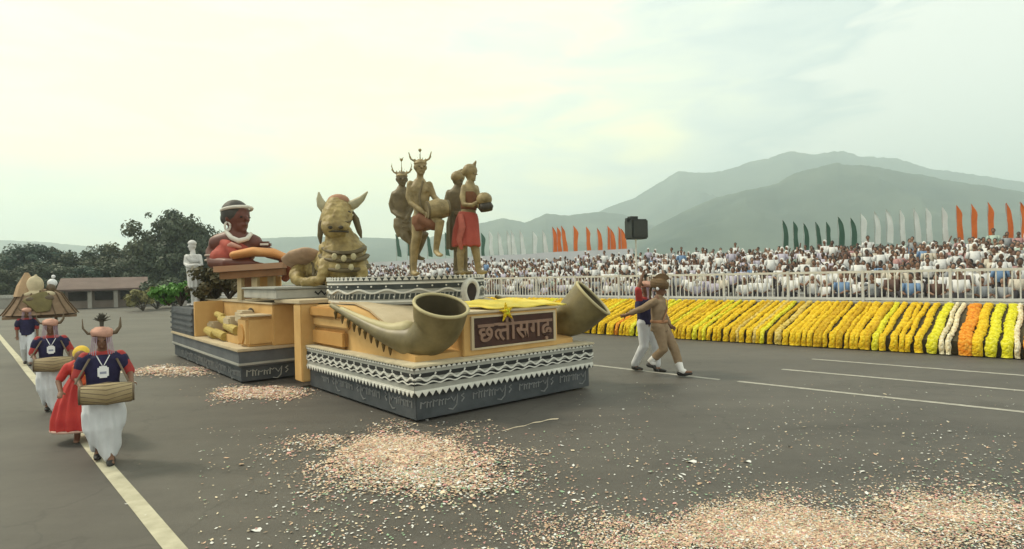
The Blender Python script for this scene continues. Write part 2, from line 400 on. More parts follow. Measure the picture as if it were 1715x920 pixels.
# yellowish bush beside the shed
def bush(name, label, pos, r, h, m, n=12, per=110, leaf=.09, seed=3, cat='bush', group=None):
    rnd = random.Random(seed); o = empty(name, label, cat, pos, 0, group); t = B()
    cl = []
    for _ in range(n):
        a = rnd.random() * 6.28; rr = r * math.sqrt(rnd.random()); c = Vector((math.cos(a) * rr, math.sin(a) * rr, h * rnd.uniform(.3, .85))); cl.append((c, r * rnd.uniform(.25, .45)))
        t.tube([(0, 0, 0), (c.x * .6, c.y * .6, c.z * .6), tuple(c)], [.03, .02, .008], n=5, round_=False)
    t.build('stem', M_bark, o); b = B(); leaf_cloud(b, cl, per, leaf, rnd, .9); b.build('foliage', m, o, fix=False); return o
p = at(240, 512, 45); p.z = 0
bush('bush', 'pale yellow green bush at the right end of the low shed', p, 1.0, 2.0, leaf_mat('yellow_foliage', (.17, .155, .05), (.30, .27, .10)), seed=9, leaf=.14)
for i, (px, d) in enumerate([(262, 48), (292, 50), (330, 52)]):
    p = at(px, 512, d); p.z = 0
    bush('bush', 'dark green bush between the shed and the float', p, 1.5, 2.4, M_leaf[0], seed=20 + i, leaf=.16, group='dark bushes beside the shed')

# ================================================================== FLORAL BANK, RAILING, STAND
M_soil = mat('dark_bank_cloth', (.050, .040, .018), .9, scale=5, col2=(.10, .075, .03))
bank = empty('flower_bank', 'long sloping dark bank under the marigold garlands in front of the railing', 'bank', rd(0, 0), 0)
b = B()
sec = [(17.0, .02), (17.0, .33), (19.85, 1.00), (20.4, 1.00), (20.4, .02)]
b.prism(sec, -40, 4, lambda p, s: rd(s, p[0], p[1])); b.build('bank_body', M_soil, bank)
b = B(); b.box((0, 0, 0), (1, 1, 1)) if False else None
b.prism([(19.86, 1.005), (20.65, 1.005), (20.65, 1.05), (19.86, 1.05)], -40, 4, lambda p, s: rd(s, p[0], p[1])); b.build('coping', mat('bank_coping', (.36, .34, .28), .8, scale=2), bank)
# garlands
def flower_mat(name, c1, c2, c3):
    m = bpy.data.materials.new(name); m.use_nodes = True; N = m.node_tree.nodes; L = m.node_tree.links; bs = N['Principled BSDF']; bs.inputs['Roughness'].default_value = .8; bs.inputs['Specular IOR Level'].default_value = .15
    tc = N.new('ShaderNodeTexCoord'); v = N.new('ShaderNodeTexVoronoi'); v.inputs['Scale'].default_value = 17; L.new(tc.outputs['Object'], v.inputs[0])
    r = N.new('ShaderNodeValToRGB'); L.new(v.outputs['Color'], r.inputs[0])
    e = r.color_ramp.elements; e[0].color = (*c1, 1); e[0].position = .15; e[1].color = (*c3, 1); e[1].position = .9; x = e.new(.5); x.color = (*c2, 1)
    L.new(r.outputs[0], bs.inputs['Base Color'])
    bp = N.new('ShaderNodeBump'); bp.inputs['Strength'].default_value = .9; bp.inputs['Distance'].default_value = .03; L.new(v.outputs['Distance'], bp.inputs['Height']); bp.invert = True; L.new(bp.outputs[0], bs.inputs['Normal'])
    return m
MF = dict(gold=flower_mat('gold_marigold', (.46, .25, .008), (.56, .34, .012), (.64, .42, .03)), yellow=flower_mat('yellow_marigold', (.62, .36, .01), (.72, .47, .015), (.78, .56, .04)), lemon=flower_mat('lemon_marigold', (.52, .46, .01), (.68, .62, .02), (.76, .70, .08)),
          orange=flower_mat('orange_marigold', (.60, .17, .01), (.72, .26, .02), (.78, .36, .05)), cream=flower_mat('cream_flowers', (.62, .50, .28), (.76, .66, .42), (.80, .74, .55)),
          straw=flower_mat('straw_flowers', (.50, .34, .05), (.62, .46, .10), (.70, .55, .2)))
def garland_mesh(seed, w):
    rnd = random.Random(seed); b = B()
    path = [(19.84, 1.02)]
    n = 44
    for i in range(1, n + 1):
        t = i / n; path.append((19.84 - 2.86 * t, 1.02 - .66 * t))
    path += [(16.93, .30), (16.91, .2), (16.90, .1), (16.90, .03)]
    rings = []
    ph = rnd.random() * 9
    for i, (k, z) in enumerate(path):
        sh = .018 * math.sin(i * .21 + ph) + .022 * noise.noise((i * .5, seed, 0)) - .18 * (k - 17) / 1.7 * 0
        hw = w * (1 + .28 * noise.noise((i * .6, seed * 3.1, 5))); hh = .062 * (1 + .5 * noise.noise((i * .8, seed * 1.7, 2)))
        dn = Vector((0, 0, 1)) * .92 - BN * .24 if i <= n else -BN
        ring = []
        for q in range(8):
            a = PI * q / 7; x = math.cos(a) * hw; y = math.sin(a) ** .7 * hh
            y += .034 * noise.noise((i * 2.3, q * 2.1, seed)) ; x += .03 * noise.noise((i * 1.9, q * 1.3, seed + 7))
            ring.append(b.bm.verts.new(BD * (x + sh) + BN * (k - 17) + Vector((0, 0, z)) + dn * y))
        rings.append(ring)
    for a, c in zip(rings, rings[1:]):
        for q in range(7): b._face((a[q], c[q], c[q + 1], a[q + 1]))
    return b
GM = {}
def garland(s, color, w, label):
    key = (color, round(w, 2), random.randint(0, 2))
    if key not in GM: GM[key] = garland_mesh(len(GM) + 11, w).mesh('garland', MF[color], True)
    o = bpy.data.objects.new('flower_garland', GM[key]); COL.objects.link(o); o.location = rd(s, 17)
    tagx(o, label, 'garland', 'garlands laid down the bank')
GL = dict(gold='deep gold marigold garland', yellow='bright yellow marigold garland', lemon='lemon yellow garland', orange='orange marigold garland', cream='thin cream white garland', straw='pale straw coloured garland')
ORD = ['first', 'second', 'third', 'fourth', 'fifth', 'sixth', 'seventh', 'eighth', 'ninth', 'tenth', 'eleventh', 'twelfth']
def bay(s):
    n = math.floor((-2.19 - s) / 2.12)
    if n < 0: return 'right of the first railing post'
    n = min(n, 10)
    return 'between the %s and %s railing posts from the right' % (ORD[n], ORD[n + 1])
s = 1.2
pattern = []
i = 0
while s > -27:
    if s > -2.6:
        seq = [('orange', .13, .28), ('cream', .05, .13), ('cream', .045, .18), ('lemon', .10, .27), ('yellow', .08, .22), ('lemon', .115, .29), ('lemon', .10, .28), ('orange', .12, .25), ('cream', .05, .15), ('lemon', .10, .26), ('lemon', .10, .25), ('yellow', .10, .24)]
        c, w, st = seq[i % 12]
    else:
        r = random.random(); c = 'yellow' if r < .62 else ('gold' if r < .82 else ('straw' if r < .90 else ('orange' if r < .92 else 'lemon')))
        w = random.choice((.05, .06, .07, .08)); st = w * 2 + random.choice((-.015, -.005, .01, .03, .05, .08))
    garland(s, c, w, GL[c] + ' ' + bay(s)); s -= st; i += 1
# railing
M_rail = mat('pale_painted_steel', (.58, .57, .53), .55, scale=3, var=.06)
rail = empty('metal_railing', 'pale steel railing with upright bars above the flower bank', 'railing', rd(0, 0))
Z0, Z1 = 1.09, 1.97
def rbox(b, s0, s1, k0, k1, z0, z1):
    b.prism([(k0, z0), (k1, z0), (k1, z1), (k0, z1)], s0, s1, lambda p, s: rd(s, p[0], p[1]))
b = B(); rbox(b, -30, 3, 20.18, 20.23, Z1 - .07, Z1); b.build('top_rail', M_rail, rail)
b = B(); rbox(b, -30, 3, 20.18, 20.23, Z0, Z0 + .08); b.build('bottom_rail', M_rail, rail)
b = B(); rbox(b, -.032, .032, 20.165, 20.245, 1.05, Z1 + .03); pm = b.mesh('post', M_rail)
b = B(); rbox(b, -.016, .016, 20.192, 20.218, Z0 + .08, Z1 - .07); bmh = b.mesh('bar', M_rail)
for i in range(16):
    s = 2.05 - 2.12 * i
    o = bpy.data.objects.new('post', pm); COL.objects.link(o); o.parent = rail; o.location = BD * s
    for j in range(1, 13):
        if s - 2.12 * j / 13 < -29: break
        o = bpy.data.objects.new('bar', bmh); COL.objects.link(o); o.parent = rail; o.location = BD * (s - 2.12 * j / 13)
# tiered stand
M_stand = mat('stand_grey', (.30, .295, .28), .85, scale=.7)
stand = empty('spectator_stand', 'grey tiered stand under the seated crowd behind the railing', 'stand', rd(0, 0))
NROW = 14
def tier(r): return 20.8 + r * 1.42, .72 + r * .118
for r in range(NROW):
    k, z = tier(r)
    b = B(); rbox(b, -62, 5, k, k + 1.42 if r < NROW - 1 else k + 2.5, .02, z); b.build('tier', M_stand, stand)
M_canvas = mat('pale_canvas', (.50, .51, .53), .9, scale=.25, var=.05)
cw = empty('canvas_wall', 'long pale lavender canvas wall behind the crowd left of the hill', 'wall', rd(0, 0))
for i in range(12):
    s0 = -27 - i * 3.6
    b = B(); rbox(b, s0 - 3.58, s0, 45, 45.1, .05, 4.1 + .03 * (i % 3)); b.build('canvas_panel', M_canvas, cw)
b = B(); rbox(b, -70.4, -26.9, 45.12, 45.3, 3.9, 4.02); b.build('rail', M_rail, cw)
lw = empty('low_wall', 'low pale wall behind the right part of the crowd under the hill', 'wall', rd(0, 0))
b = B(); rbox(b, -26.8, 6, 44.2, 44.4, .05, 3.2); b.build('wall_body', mat('low_wall_paint', (.42, .39, .34), .85, scale=.4), lw)
b = B(); rbox(b, -26.8, 6, 44.15, 44.45, 3.2, 3.3); b.build('coping', M_conc, lw)

# ------------------------------------------------------------------ crowd
M_skin = [mat('skin_brown', (.19, .095, .055), .6, var=.05), mat('skin_deep', (.10, .05, .03), .6, var=.05), mat('skin_tan', (.30, .17, .11), .6, var=.05)]
M_hair = mat('black_hair', (.018, .014, .012), .5, var=.1)
SH = dict(white=(.72, .71, .69), cream=(.60, .54, .44), lavender=(.50, .46, .54), grey=(.30, .31, .32), brown=(.13, .075, .06), blue=(.16, .26, .42), mint=(.42, .52, .44), rose=(.45, .25, .24))
M_sh = {k: mat('shirt_' + k, v, .85, var=.06) for k, v in SH.items()}
M_tr = mat('dark_trousers', (.045, .04, .045), .85)
M_cap = mat('white_cap', (.70, .69, .66), .85, var=.05)
def spectator(pose, shirt, skin, seed, cap=0):
    rnd = random.Random(seed); b = B()
    z0 = .45 if pose != 'standing' else .82
    b.mi = 0
    b.tube([(0, 0, z0), (0, .02, z0 + .25), (0, .01, z0 + .48)], [(.17, .12), (.19, .12), (.17, .09)], n=8, round_=False)
    arms = {'seated': [((.2, 0, z0 + .46), (.25, -.1, z0 + .2), (.12, -.28, z0 + .12)), ((-.2, 0, z0 + .46), (-.25, -.1, z0 + .2), (-.12, -.28, z0 + .12))],
            'waving': [((.2, 0, z0 + .46), (.25, -.1, z0 + .2), (.12, -.28, z0 + .12)), ((-.2, 0, z0 + .46), (-.32, -.06, z0 + .62), (-.22, -.12, z0 + .92))],
            'filming': [((.2, 0, z0 + .46), (.27, -.2, z0 + .42), (.07, -.3, z0 + .66)), ((-.2, 0, z0 + .46), (-.27, -.2, z0 + .42), (-.07, -.3, z0 + .66))],
            'standing': [((.2, 0, z0 + .46), (.26, .0, z0 + .2), (.22, -.08, z0 - .05)), ((-.2, 0, z0 + .46), (-.26, 0, z0 + .2), (-.22, -.08, z0 - .05))]}[pose]
    for a in arms:
        b.mi = 0; b.tube(a[:2], [.062, .052], n=6, round_=False); b.mi = 1; b.tube(a[1:], [.045, .035], n=6, round_=True)
    b.mi = 1; b.tube([(0, 0, z0 + .46), (0, -.01, z0 + .58)], [.06, .055], n=6, round_=False)
    b.ell((0, -.02, z0 + .68), (.076, .09, .112), seg=8)
    b.mi = 2; b.ell((0, .022, z0 + .725), (.094, .098, .115), seg=8)
    b.mi = 3
    for sx in (-.09, .09):
        if pose == 'standing': b.tube([(sx, 0, z0 + .02), (sx, -.01, .42), (sx, 0, .03)], [.09, .065, .05], n=6, round_=False)
        else: b.tube([(sx, .02, z0 + .04), (sx, -.38, z0 + .05), (sx, -.40, .04)], [.09, .075, .05], n=6, round_=False)
    return b, [M_sh[shirt], M_skin[skin], M_cap if cap else M_hair, M_tr]
SM = {}
def sp_mesh(pose, shirt, skin):
    cap = skin // 3; k = (pose, shirt, skin); skin = skin % 3
    if k not in SM:
        b, ms = spectator(pose, shirt, skin, len(SM), cap); SM[k] = b.mesh('person', ms, True)
    return SM[k]
SL = {'seated': 'sitting', 'waving': 'raising an arm', 'filming': 'lifting both hands', 'standing': 'standing'}
people = []
rnd = random.Random(77)
for r in range(NROW):
    k, z = tier(r); s = 1.2
    while s > -60:
        p = rd(s, k + .7 + rnd.uniform(-.3, .3), z + rnd.uniform(-.05, .05)); u = p.x / p.y
        if -.27 < u < .93 and rnd.random() < (.93 if r > 0 else .8):
            x = rnd.random(); far = s < -16 
            pose = 'seated' if x < .66 else 'filming' if x < .78 else 'waving' if x < .86 else 'standing'
            y = rnd.random(); right = u > .55
            if right: sh = 'white' if y < .50 else 'brown' if y < .60 else 'cream' if y < .74 else 'grey' if y < .84 else 'rose' if y < .92 else 'mint' if y < .95 else 'blue'
            else: sh = 'white' if y < .62 else 'lavender' if y < .77 else 'cream' if y < .84 else 'brown' if y < .88 else 'grey' if y < .95 else 'blue' if y < .97 else 'mint'
            if pose in ('standing', 'waving') and r < 2 and u < .5: pose = 'seated'
            people.append((p.length + r * .8, p, pose, sh, rnd.choice((0, 0, 1, 2)) + (3 if rnd.random() < .36 and sh in ('white', 'cream', 'lavender') else 0), rnd.uniform(-.5, .5), rnd.uniform(.84, 1.10)))
        s -= rnd.uniform(.42, .6) if s > -18 else rnd.uniform(.5, .8)
people.sort(key=lambda t: t[0])
FACE_R = math.atan2(BN.x, BN.y)
SPECT = people[:285]
for _, p, pose, sh, sk, j, sc in SPECT:
    o = bpy.data.objects.new('person', sp_mesh(pose, sh, sk)); COL.objects.link(o)
    o.location = p; o.rotation_euler = (0, 0, -FACE_R + j); o.scale = (sc * .92,) * 3
    cp = ' and white cap' if sk > 2 else ''
    u = p.x / p.y; px = CX + u * FPX
    reg = 'left of the loudspeaker' if px < 1040 else 'near the loudspeaker' if px < 1130 else 'between loudspeaker and green flags' if px < 1300 else 'below the green flags' if px < 1435 else 'below the white flags' if px < 1595 else 'below the orange flags'
    kk = p.dot(BN); row = 'front row' if kk < 22.3 else 'second row' if kk < 23.7 else 'lower rows' if kk < 28 else 'upper rows'
    lb = ('white capped ' if sk > 2 else '') + 'spectator in ' + sh + ' ' + SL[pose]
    tagx(o, lb + ', ' + row + ', ' + reg, 'person', 'spectators in the stand')
def join_crowd():
    mats_ = []; idx = {}; V = []; F = []; MI = []
    for _, p, pose, sh, sk, j, sc in people[285:]:
        me = sp_mesh(pose, sh, sk); mtx = Matrix.LocRotScale(p, Euler((0, 0, -FACE_R + j)), Vector((sc * .95,) * 3))
        o0 = len(V); V.extend([(mtx @ v.co)[:] for v in me.vertices])
        mm = []
        for m in me.materials:
            if m.name not in idx: idx[m.name] = len(mats_); mats_.append(m)
            mm.append(idx[m.name])
        for pl in me.polygons: F.append([o0 + q for q in pl.vertices]); MI.append(mm[pl.material_index])
    me = bpy.data.meshes.new('crowd'); me.from_pydata(V, [], F)
    for m in mats_: me.materials.append(m)
    me.polygons.foreach_set('material_index', MI); me.polygons.foreach_set('use_smooth', [True] * len(F))
    o = bpy.data.objects.new('crowd', me); COL.objects.link(o); tagx(o, 'dense mass of spectators filling the back of the stand', 'crowd', kind='stuff')
join_crowd()

# ------------------------------------------------------------------ flags
KF = 47.0
M_flag = dict(orange=mat('orange_flag_cloth', (.72, .17, .03), .8, var=.08, scale=.8), white=mat('white_flag_cloth', (.74, .76, .72), .8, var=.05, scale=.8), green=mat('green_flag_cloth', (.055, .125, .085), .8, var=.1, scale=.8))
M_pole = mat('flag_pole_paint', (.35, .36, .34), .5)
FLM = {}
def flag_meshes(color, v):
    if (color, v) in FLM: return FLM[(color, v)]
    rnd = random.Random(v * 7 + len(color)); n = 14; b = B(); front = []; back = []
    for i in range(n + 1):
        t = i / n; z = 3.9 + t * 2.35
        w = .42 * (1 - max(0, t - .72) ** 1.5 / .16) * (.88 + .12 * math.sin(t * 6 + v)) + .02
        row = []
        for q in range(5):
            x = q / 4 * w; y = .05 * math.sin(q * 1.6 + t * 5 + v) * (q / 4) + .03 * math.sin(t * 9 + v)
            row.append((x - .06 * t * t + .05 * math.sin(t * 3 + v * 1.7), y, z - .10 * (q / 4) ** 1.5 * (1 if t < .2 else .3)))
        front.append([b.bm.verts.new(Vector(p)) for p in row]); back.append([b.bm.verts.new(Vector(p) + Vector((0, .015, 0))) for p in row])
    for a, c in zip(front, front[1:]):
        for q in range(4): b._face((a[q], a[q + 1], c[q + 1], c[q]))
    for a, c in zip(back, back[1:]):
        for q in range(4): b._face((a[q], c[q], c[q + 1], a[q + 1]))
    cloth = b.mesh('cloth', M_flag[color], True)
    b = B(); b.tube([(-.03, 0, 0), (-.03, 0, 3.6), (-.06, 0, 5.9), (-.02, 0, 6.3)], [.035, .03, .02, .012], n=6); pole = b.mesh('pole', M_pole)
    FLM[(color, v)] = (cloth, pole); return cloth, pole
def flag(px, top, color, label, group):
    u, _ = uv(px, 400); d = KF / (BN.x * u + BN.y); base = Vector((u * d, d, 0)); zt = at(px, top, d).z
    o = empty('feather_flag', label, 'flag', base, random.uniform(-.2, .1), group, zt / 6.3)
    c, p = flag_meshes(color, random.randint(0, 3))
    for n, me in (('cloth', c), ('pole', p)):
        x = bpy.data.objects.new(n, me); COL.objects.link(x); x.parent = o
for i, (px, top) in enumerate(((1312, 368), (1330, 370), (1347, 373), (1368, 371), (1385, 371), (1405, 362), (1426, 364))):
    flag(px, top, 'green', 'dark green feather flag, %s from left of the seven above the right crowd' % ORD[i], 'green flags above the right crowd')
for i, (px, top) in enumerate(((1443, 357), (1466, 354), (1486, 350), (1509, 351), (1533, 349), (1553, 347), (1580, 346))):
    flag(px, top, 'white', 'white feather flag, %s from left of the seven above the right crowd' % ORD[i], 'white flags above the right crowd')
for i, (px, top) in enumerate(((1604, 343), (1628, 341), (1656, 338), (1688, 339), (1711, 337))):
    flag(px, top, 'orange', 'bright orange feather flag, %s from left above the right end of the crowd' % ORD[i], 'orange flags above the right crowd')
for i, px in enumerate((664, 682, 716, 746, 760, 774, 790, 806)):
    flag(px, 388 + random.uniform(-3, 4), 'green', 'dark green feather flag, %s from left behind the dancer statues' % ORD[i], 'green flags behind the float')
for i, px in enumerate((820, 835, 850, 857, 872, 893, 910)):
    flag(px, 386 + random.uniform(-2, 2), 'white', 'white feather flag, %s from left above the canvas wall' % ORD[i], 'white flags above the canvas wall')
for i, px in enumerate((926, 934, 942, 961, 983, 1001, 1018, 1023, 1036, 1041)):
    flag(px, 379 + random.uniform(-2, 3), 'orange', 'orange feather flag, %s from left above the canvas wall' % ORD[i], 'orange flags above the canvas wall')

# loudspeaker on its mast
sp_base = rd(0, 0); u, _ = uv(1066, 380); d = 20.3 / (BN.x * u + BN.y)
spk = empty('loudspeaker', 'black loudspeaker box held on a thin mast above the crowd', 'loudspeaker', (u * d, d, .9), math.radians(20))
zc = at(1066, 382, d).z - .9; sc = d / 1000
M_blk = mat('black_plastic', (.022, .027, .024), .55, var=.2, scale=4)
b = B(); b.box((-16 * sc, -13 * sc, zc - 19 * sc), (15 * sc, 13 * sc, zc + 14 * sc)); bmesh.ops.bevel(b.bm, geom=b.bm.edges[:], offset=.05, segments=2, affect='EDGES'); b.build('cabinet', M_blk, spk)
b = B(); b.box((-13 * sc, -13.8 * sc, zc - 16 * sc), (12 * sc, -13.1 * sc, zc + 11 * sc)); b.build('grille', mat('speaker_grille', (.035, .04, .036), .7, scale=60, var=.4), spk)
b = B(); b.box((-14 * sc, -5 * sc, zc + 14 * sc), (0, 5 * sc, zc + 19 * sc)); b.box((-20 * sc, -3 * sc, zc + 10 * sc), (-15 * sc, 3 * sc, zc + 16 * sc)); b.build('bracket', M_blk, spk)
b = B(); b.tube([(-2 * sc, 0, .01), (-2 * sc, 0, zc - 19 * sc)], .03, n=8, round_=False); b.build('mast', M_rail, spk)

# ================================================================== THE FLOAT
M_yel = mat('ochre_yellow_paint', (.52, .30, .095), .75, scale=1.6, col2=(.66, .42, .16), bump=.12, bscale=9)
M_ora = mat('deep_ochre_paint', (.46, .23, .055), .75, scale=1.6, col2=(.55, .30, .085), bump=.12, bscale=9)
M_beige = mat('beige_plaster', (.46, .37, .23), .8, scale=2.2, col2=(.58, .48, .32), bump=.2, bscale=12)
M_skirt = mat('dark_slate_skirt', (.042, .048, .052), .75, scale=2.5, col2=(.085, .092, .096), bump=.2, bscale=6)
M_grey = mat('pale_grey_band', (.30, .30, .26), .8, scale=3, col2=(.40, .395, .35))
M_ink = mat('black_ink_band', (.022, .023, .022), .75, var=.2)
M_chalk = mat('chalk_white_paint', (.68, .67, .60), .8, scale=5, var=.08)
M_dim = mat('dim_grey_motif', (.20, .205, .20), .85, scale=5)
FL = empty('parade_float', 'long yellow parade float with banded black and white base and brown lettered name board', 'parade float', FO, FA)
WF, DF = 3.72, 4.0
def lbox(name, lo, hi, m, bevel=0.0, parent=None):
    b = B(); b.box(lo, hi)
    if bevel: bmesh.ops.bevel(b.bm, geom=b.bm.edges[:], offset=bevel, segments=2, affect='EDGES')
    return b.build(name, m, parent or FL)
lbox('skirt', (.05, .05, .04), (WF - .05, DF, .385), M_skirt, .012)
lbox('grey_band', (0, 0, .385), (WF, DF, .80), M_grey, .012)
lbox('deck_edge', (-.03, -.03, .80), (WF + .03, DF, .835), mat('cream_edge', (.55, .48, .33), .8), .008)
faces = [(lambda t, z, o: Vector((t, -o, z)), WF), (lambda t, z, o: Vector((-o, t, z)), DF), (lambda t, z, o: Vector((WF + o, t, z)), DF)]
def tri_row(name, z, h, step, inv, m, fcs=faces, off=.016, parent=None):
    b = B()
    for fn, ln in fcs:
        n = int(ln / step)
        for i in range(n):
            t0 = ln * i / n; t1 = ln * (i + 1) / n; tm = (t0 + t1) / 2
            pts = [(t0 + .006, z), (t1 - .006, z), (tm, z - h)] if inv else [(t0 + .006, z), (t1 - .006, z), (tm, z + h)]
            b.tri(pts, fn, off)
    o = b.build(name, m, parent or FL); o['kind'] = 'stuff'; return o
tri_row('tooth_trim', .450, .070, .115, True, M_chalk, off=.02)
tri_row('tooth_trim', .765, .05, .09, False, M_chalk)
def strip(name, z0, z1, m, off, fcs=faces, parent=None):
    b = B()
    for fn, ln in fcs: b.tri([(0.004, z0), (ln - .004, z0), (ln - .004, z1), (.004, z1)], fn, off)
    return b.build(name, m, parent or FL)
strip('ink_stripe', .388, .447, M_ink, .006); strip('ink_stripe', .655, .715, M_ink, .006); strip('ink_stripe', .545, .615, M_ink, .006)
strip('ink_stripe', .762, .797, M_ink, .004)
strip('white_stripe', .445, .475, M_chalk, .010)
def wave(name, z, amp, step, half, m, fcs=faces, off=.018, sharp=True, ph=0, parent=None):
    b = B()
    for fn, ln in fcs:
        n = max(2, int(ln / step)); pts = []
        per = 2 if sharp else 8
        for i in range(n * per + 1):
            t = ln * i / (n * per); pts.append((t, z + amp * (((-1) ** i) if sharp else math.sin(2 * PI * i / per + ph))))
        b.ribbon(pts, half, fn, off)
    return b.build(name, m, parent or FL)
wave('zigzag_line', .632, .030, .26, .013, M_chalk, sharp=False); wave('zigzag_line', .570, .016, .26, .009, M_chalk, sharp=False, ph=.8)
b = B()
for fn, ln in faces:
    t = .08
    while t < ln - .1:
        b.ribbon([(t, .680), (t + .02, .712)], .010, fn, .017); t += .26
b.build('dash_row', M_chalk, FL)['kind'] = 'stuff'
# loose hand-drawn motifs on the dark skirt: rows of small dancing strokes ending in long curls
def motif_row(name, fn, t, t1, z, parent, sc=1.0, m=M_dim, seed=4):
    rnd = random.Random(seed); b = B(); k = 0
    while t < t1:
        kind = k % 7
        if kind < 5:
            h = rnd.uniform(.085, .12) * sc
            b.ribbon([(t, z), (t + .008, z + h)], .010 * sc, fn, .012)
            b.ribbon([(t, z + h), (t + .05 * sc, z + h * .72), (t + .085 * sc, z + h * .95)], .007 * sc, fn, .014)
            if kind % 2: b.ribbon([(t + .05 * sc, z + h * .72), (t + .055 * sc, z)], .008 * sc, fn, .013)
            t += .105 * sc
        elif kind == 5:
            b.ribbon([(t, z + .10 * sc), (t + .05 * sc, z + .03 * sc), (t + .12 * sc, z + .13 * sc), (t + .10 * sc, z - .03 * sc), (t + .03 * sc, z - .09 * sc), (t - .05 * sc, z - .07 * sc)], .009 * sc, fn, .012); t += .19 * sc
        else:
            b.ribbon([(t + .05 * sc, z + .12 * sc), (t, z + .09 * sc), (t + .05 * sc, z + .05 * sc), (t, z + .0 * sc)], .010 * sc, fn, .012); t += .22 * sc
        k += 1
    o = b.build(name, m, parent); o['kind'] = 'stuff'; return o
sk = [(lambda t, z, o: Vector((t, .05 - o, z))), (lambda t, z, o: Vector((.05 - o, t, z)))]
motif_row('painted_motif', sk[0], .12, WF - .2, .20, FL)
motif_row('painted_motif', sk[1], .15, DF - .6, .21, FL, sc=1.05, seed=9)
# ochre hull on the front base
b = B(); b.prism([(.30, .835), (3.98, .835), (3.98, 1.60), (2.75, 1.60), (2.2, 1.50), (.95, 1.02), (.30, .92)], .20, WF - .2, lambda p, x: Vector((x, p[0], p[1])))
b.build('hull', M_yel, FL)
b = B(); b.prism([(.93, 1.045), (2.2, 1.525), (2.75, 1.625), (3.95, 1.625), (3.95, 1.66), (2.74, 1.66), (2.18, 1.56), (.90, 1.075)], .42, WF - .42, lambda p, x: Vector((x, p[0], p[1])))
b.build('sloping_deck', M_beige, FL)
lbox('side_panel', (.06, 2.75, 1.40), (.20, 4.0, 1.57), M_ora, .02)
lbox('side_panel', (.10, 2.55, .84), (.20, 4.0, 1.18), M_ora, .05)
lbox('side_moulding', (.13, 2.45, 1.20), (.20, 4.0, 1.38), M_yel, .03)
# neck between the two bases
lbox('neck', (.30, 4.0, .20), (WF - .3, 5.4, 1.60), M_yel, .02)
lbox('corner_post', (-.10, 4.02, .12), (.28, 4.40, 1.62), M_yel, .02)
lbox('neck_sill', (-.12, 4.0, 1.625), (WF - .1, 5.45, 1.70), M_beige, .012)
lbox('underside', (.5, 4.0, .05), (WF - .5, 5.4, .20), M_dark)
# name board
BX0, BX1, BY0, BY1, BZ0, BZ1 = 1.02, 3.06, .22, 1.05, .835, 1.49
lbox('board_box', (BX0, BY0, BZ0), (BX1, BY1, BZ1), M_yel, .012)
lbox('board_cap', (BX0 - .03, BY0 - .03, BZ1), (BX1 + .03, BY1 + .05, BZ1 + .04), M_beige, .01)
M_brown = mat('dark_brown_board', (.052, .018, .010), .6, scale=4, var=.15)
SB = lbox('name_board', (1.20, BY0 - .035, .955), (2.93, BY0 + .01, 1.425), M_brown, .006)
b = B()
for lo, hi in (((1.15, .175, .925), (2.98, .23, .955)), ((1.15, .175, 1.425), (2.98, .23, 1.455)), ((1.15, .175, .956), (1.20, .23, 1.424)), ((2.93, .175, .956), (2.98, .23, 1.424))): b.box(lo, hi)
b.build('board_frame', M_beige, SB)
M_let = mat('pinkish_brown_letters', (.26, .155, .105), .7, scale=6, var=.1)
def glyph(ch, x, z, size, sx=1.0, strokes=None):
    if strokes:
        fn = lambda t, zz, o: Vector((t, BY0 - .034 - o, zz)); b = B()
        for st in strokes: b.ribbon([(x + p[0] * size * sx, z + p[1] * size) for p in st], .020, fn, .022)
        b.build('letter', M_let, SB); return
    cu = bpy.data.curves.new('letter', 'FONT'); cu.body = ch; cu.size = .40; cu.extrude = .011; cu.offset = .008; kz = size / .40; sx = sx * kz
    o = bpy.data.objects.new('letter', cu); COL.objects.link(o)
    me = evaluated(o); bpy.data.objects.remove(o)
    me.materials.clear(); me.materials.append(M_let)
    xs = [v.co.x for v in me.vertices]; x0 = min(xs)
    for v in me.vertices:
        p = v.co.copy(); v.co = Vector((x + (p.x - x0) * sx, BY0 - .046 - p.z, z + p.y * kz))
    ob = bpy.data.objects.new('letter', me); COL.objects.link(ob); ob.parent = SB
    return x + (max(xs) - x0) * sx
ZB = 1.045
x = 1.27
SIZE = .425
HL = ZB + SIZE * .62
x = glyph('छ', x, ZB, SIZE, 1.0)
# half form of ta, then ta, vowel sign, sa, ga, rha
glyph(None, x + .005, ZB, 1.0, 1.0, [[(.0, SIZE * .605), (.13, SIZE * .605)], [(.135, .155), (.075, .165), (.03, .135), (.03, .075), (.085, .015)]])
x = glyph('त', x + .085, ZB, SIZE, 1.0)
x = glyph('ी', x - .105, ZB, SIZE, 1.0)
x = glyph('स', x - .012, ZB, SIZE, 1.02)
x = glyph('ग', x - .008, ZB, SIZE, 1.02)
x = glyph('ढ़', x - .008, ZB, SIZE, 1.02)
print('LETTER END', x)
# patterned drum platform under the dancers
DC = Vector((2.02, 3.62)); DR = 1.60
M_drum = mat('dark_band_paint', (.05, .058, .055), .8, scale=3, var=.2)
def drum_fn(t, z, o): a = t / DR; return Vector((DC.x + (DR + o) * math.cos(a), DC.y + (DR + o) * math.sin(a), z))
b = B(); b.lathe([(DR, 1.60), (DR, 2.10), (DR - .02, 2.115), (.01, 2.115)], 64, Matrix.Translation((DC.x, DC.y, 0))); DP = b.build('dancer_plinth', M_grey, FL)
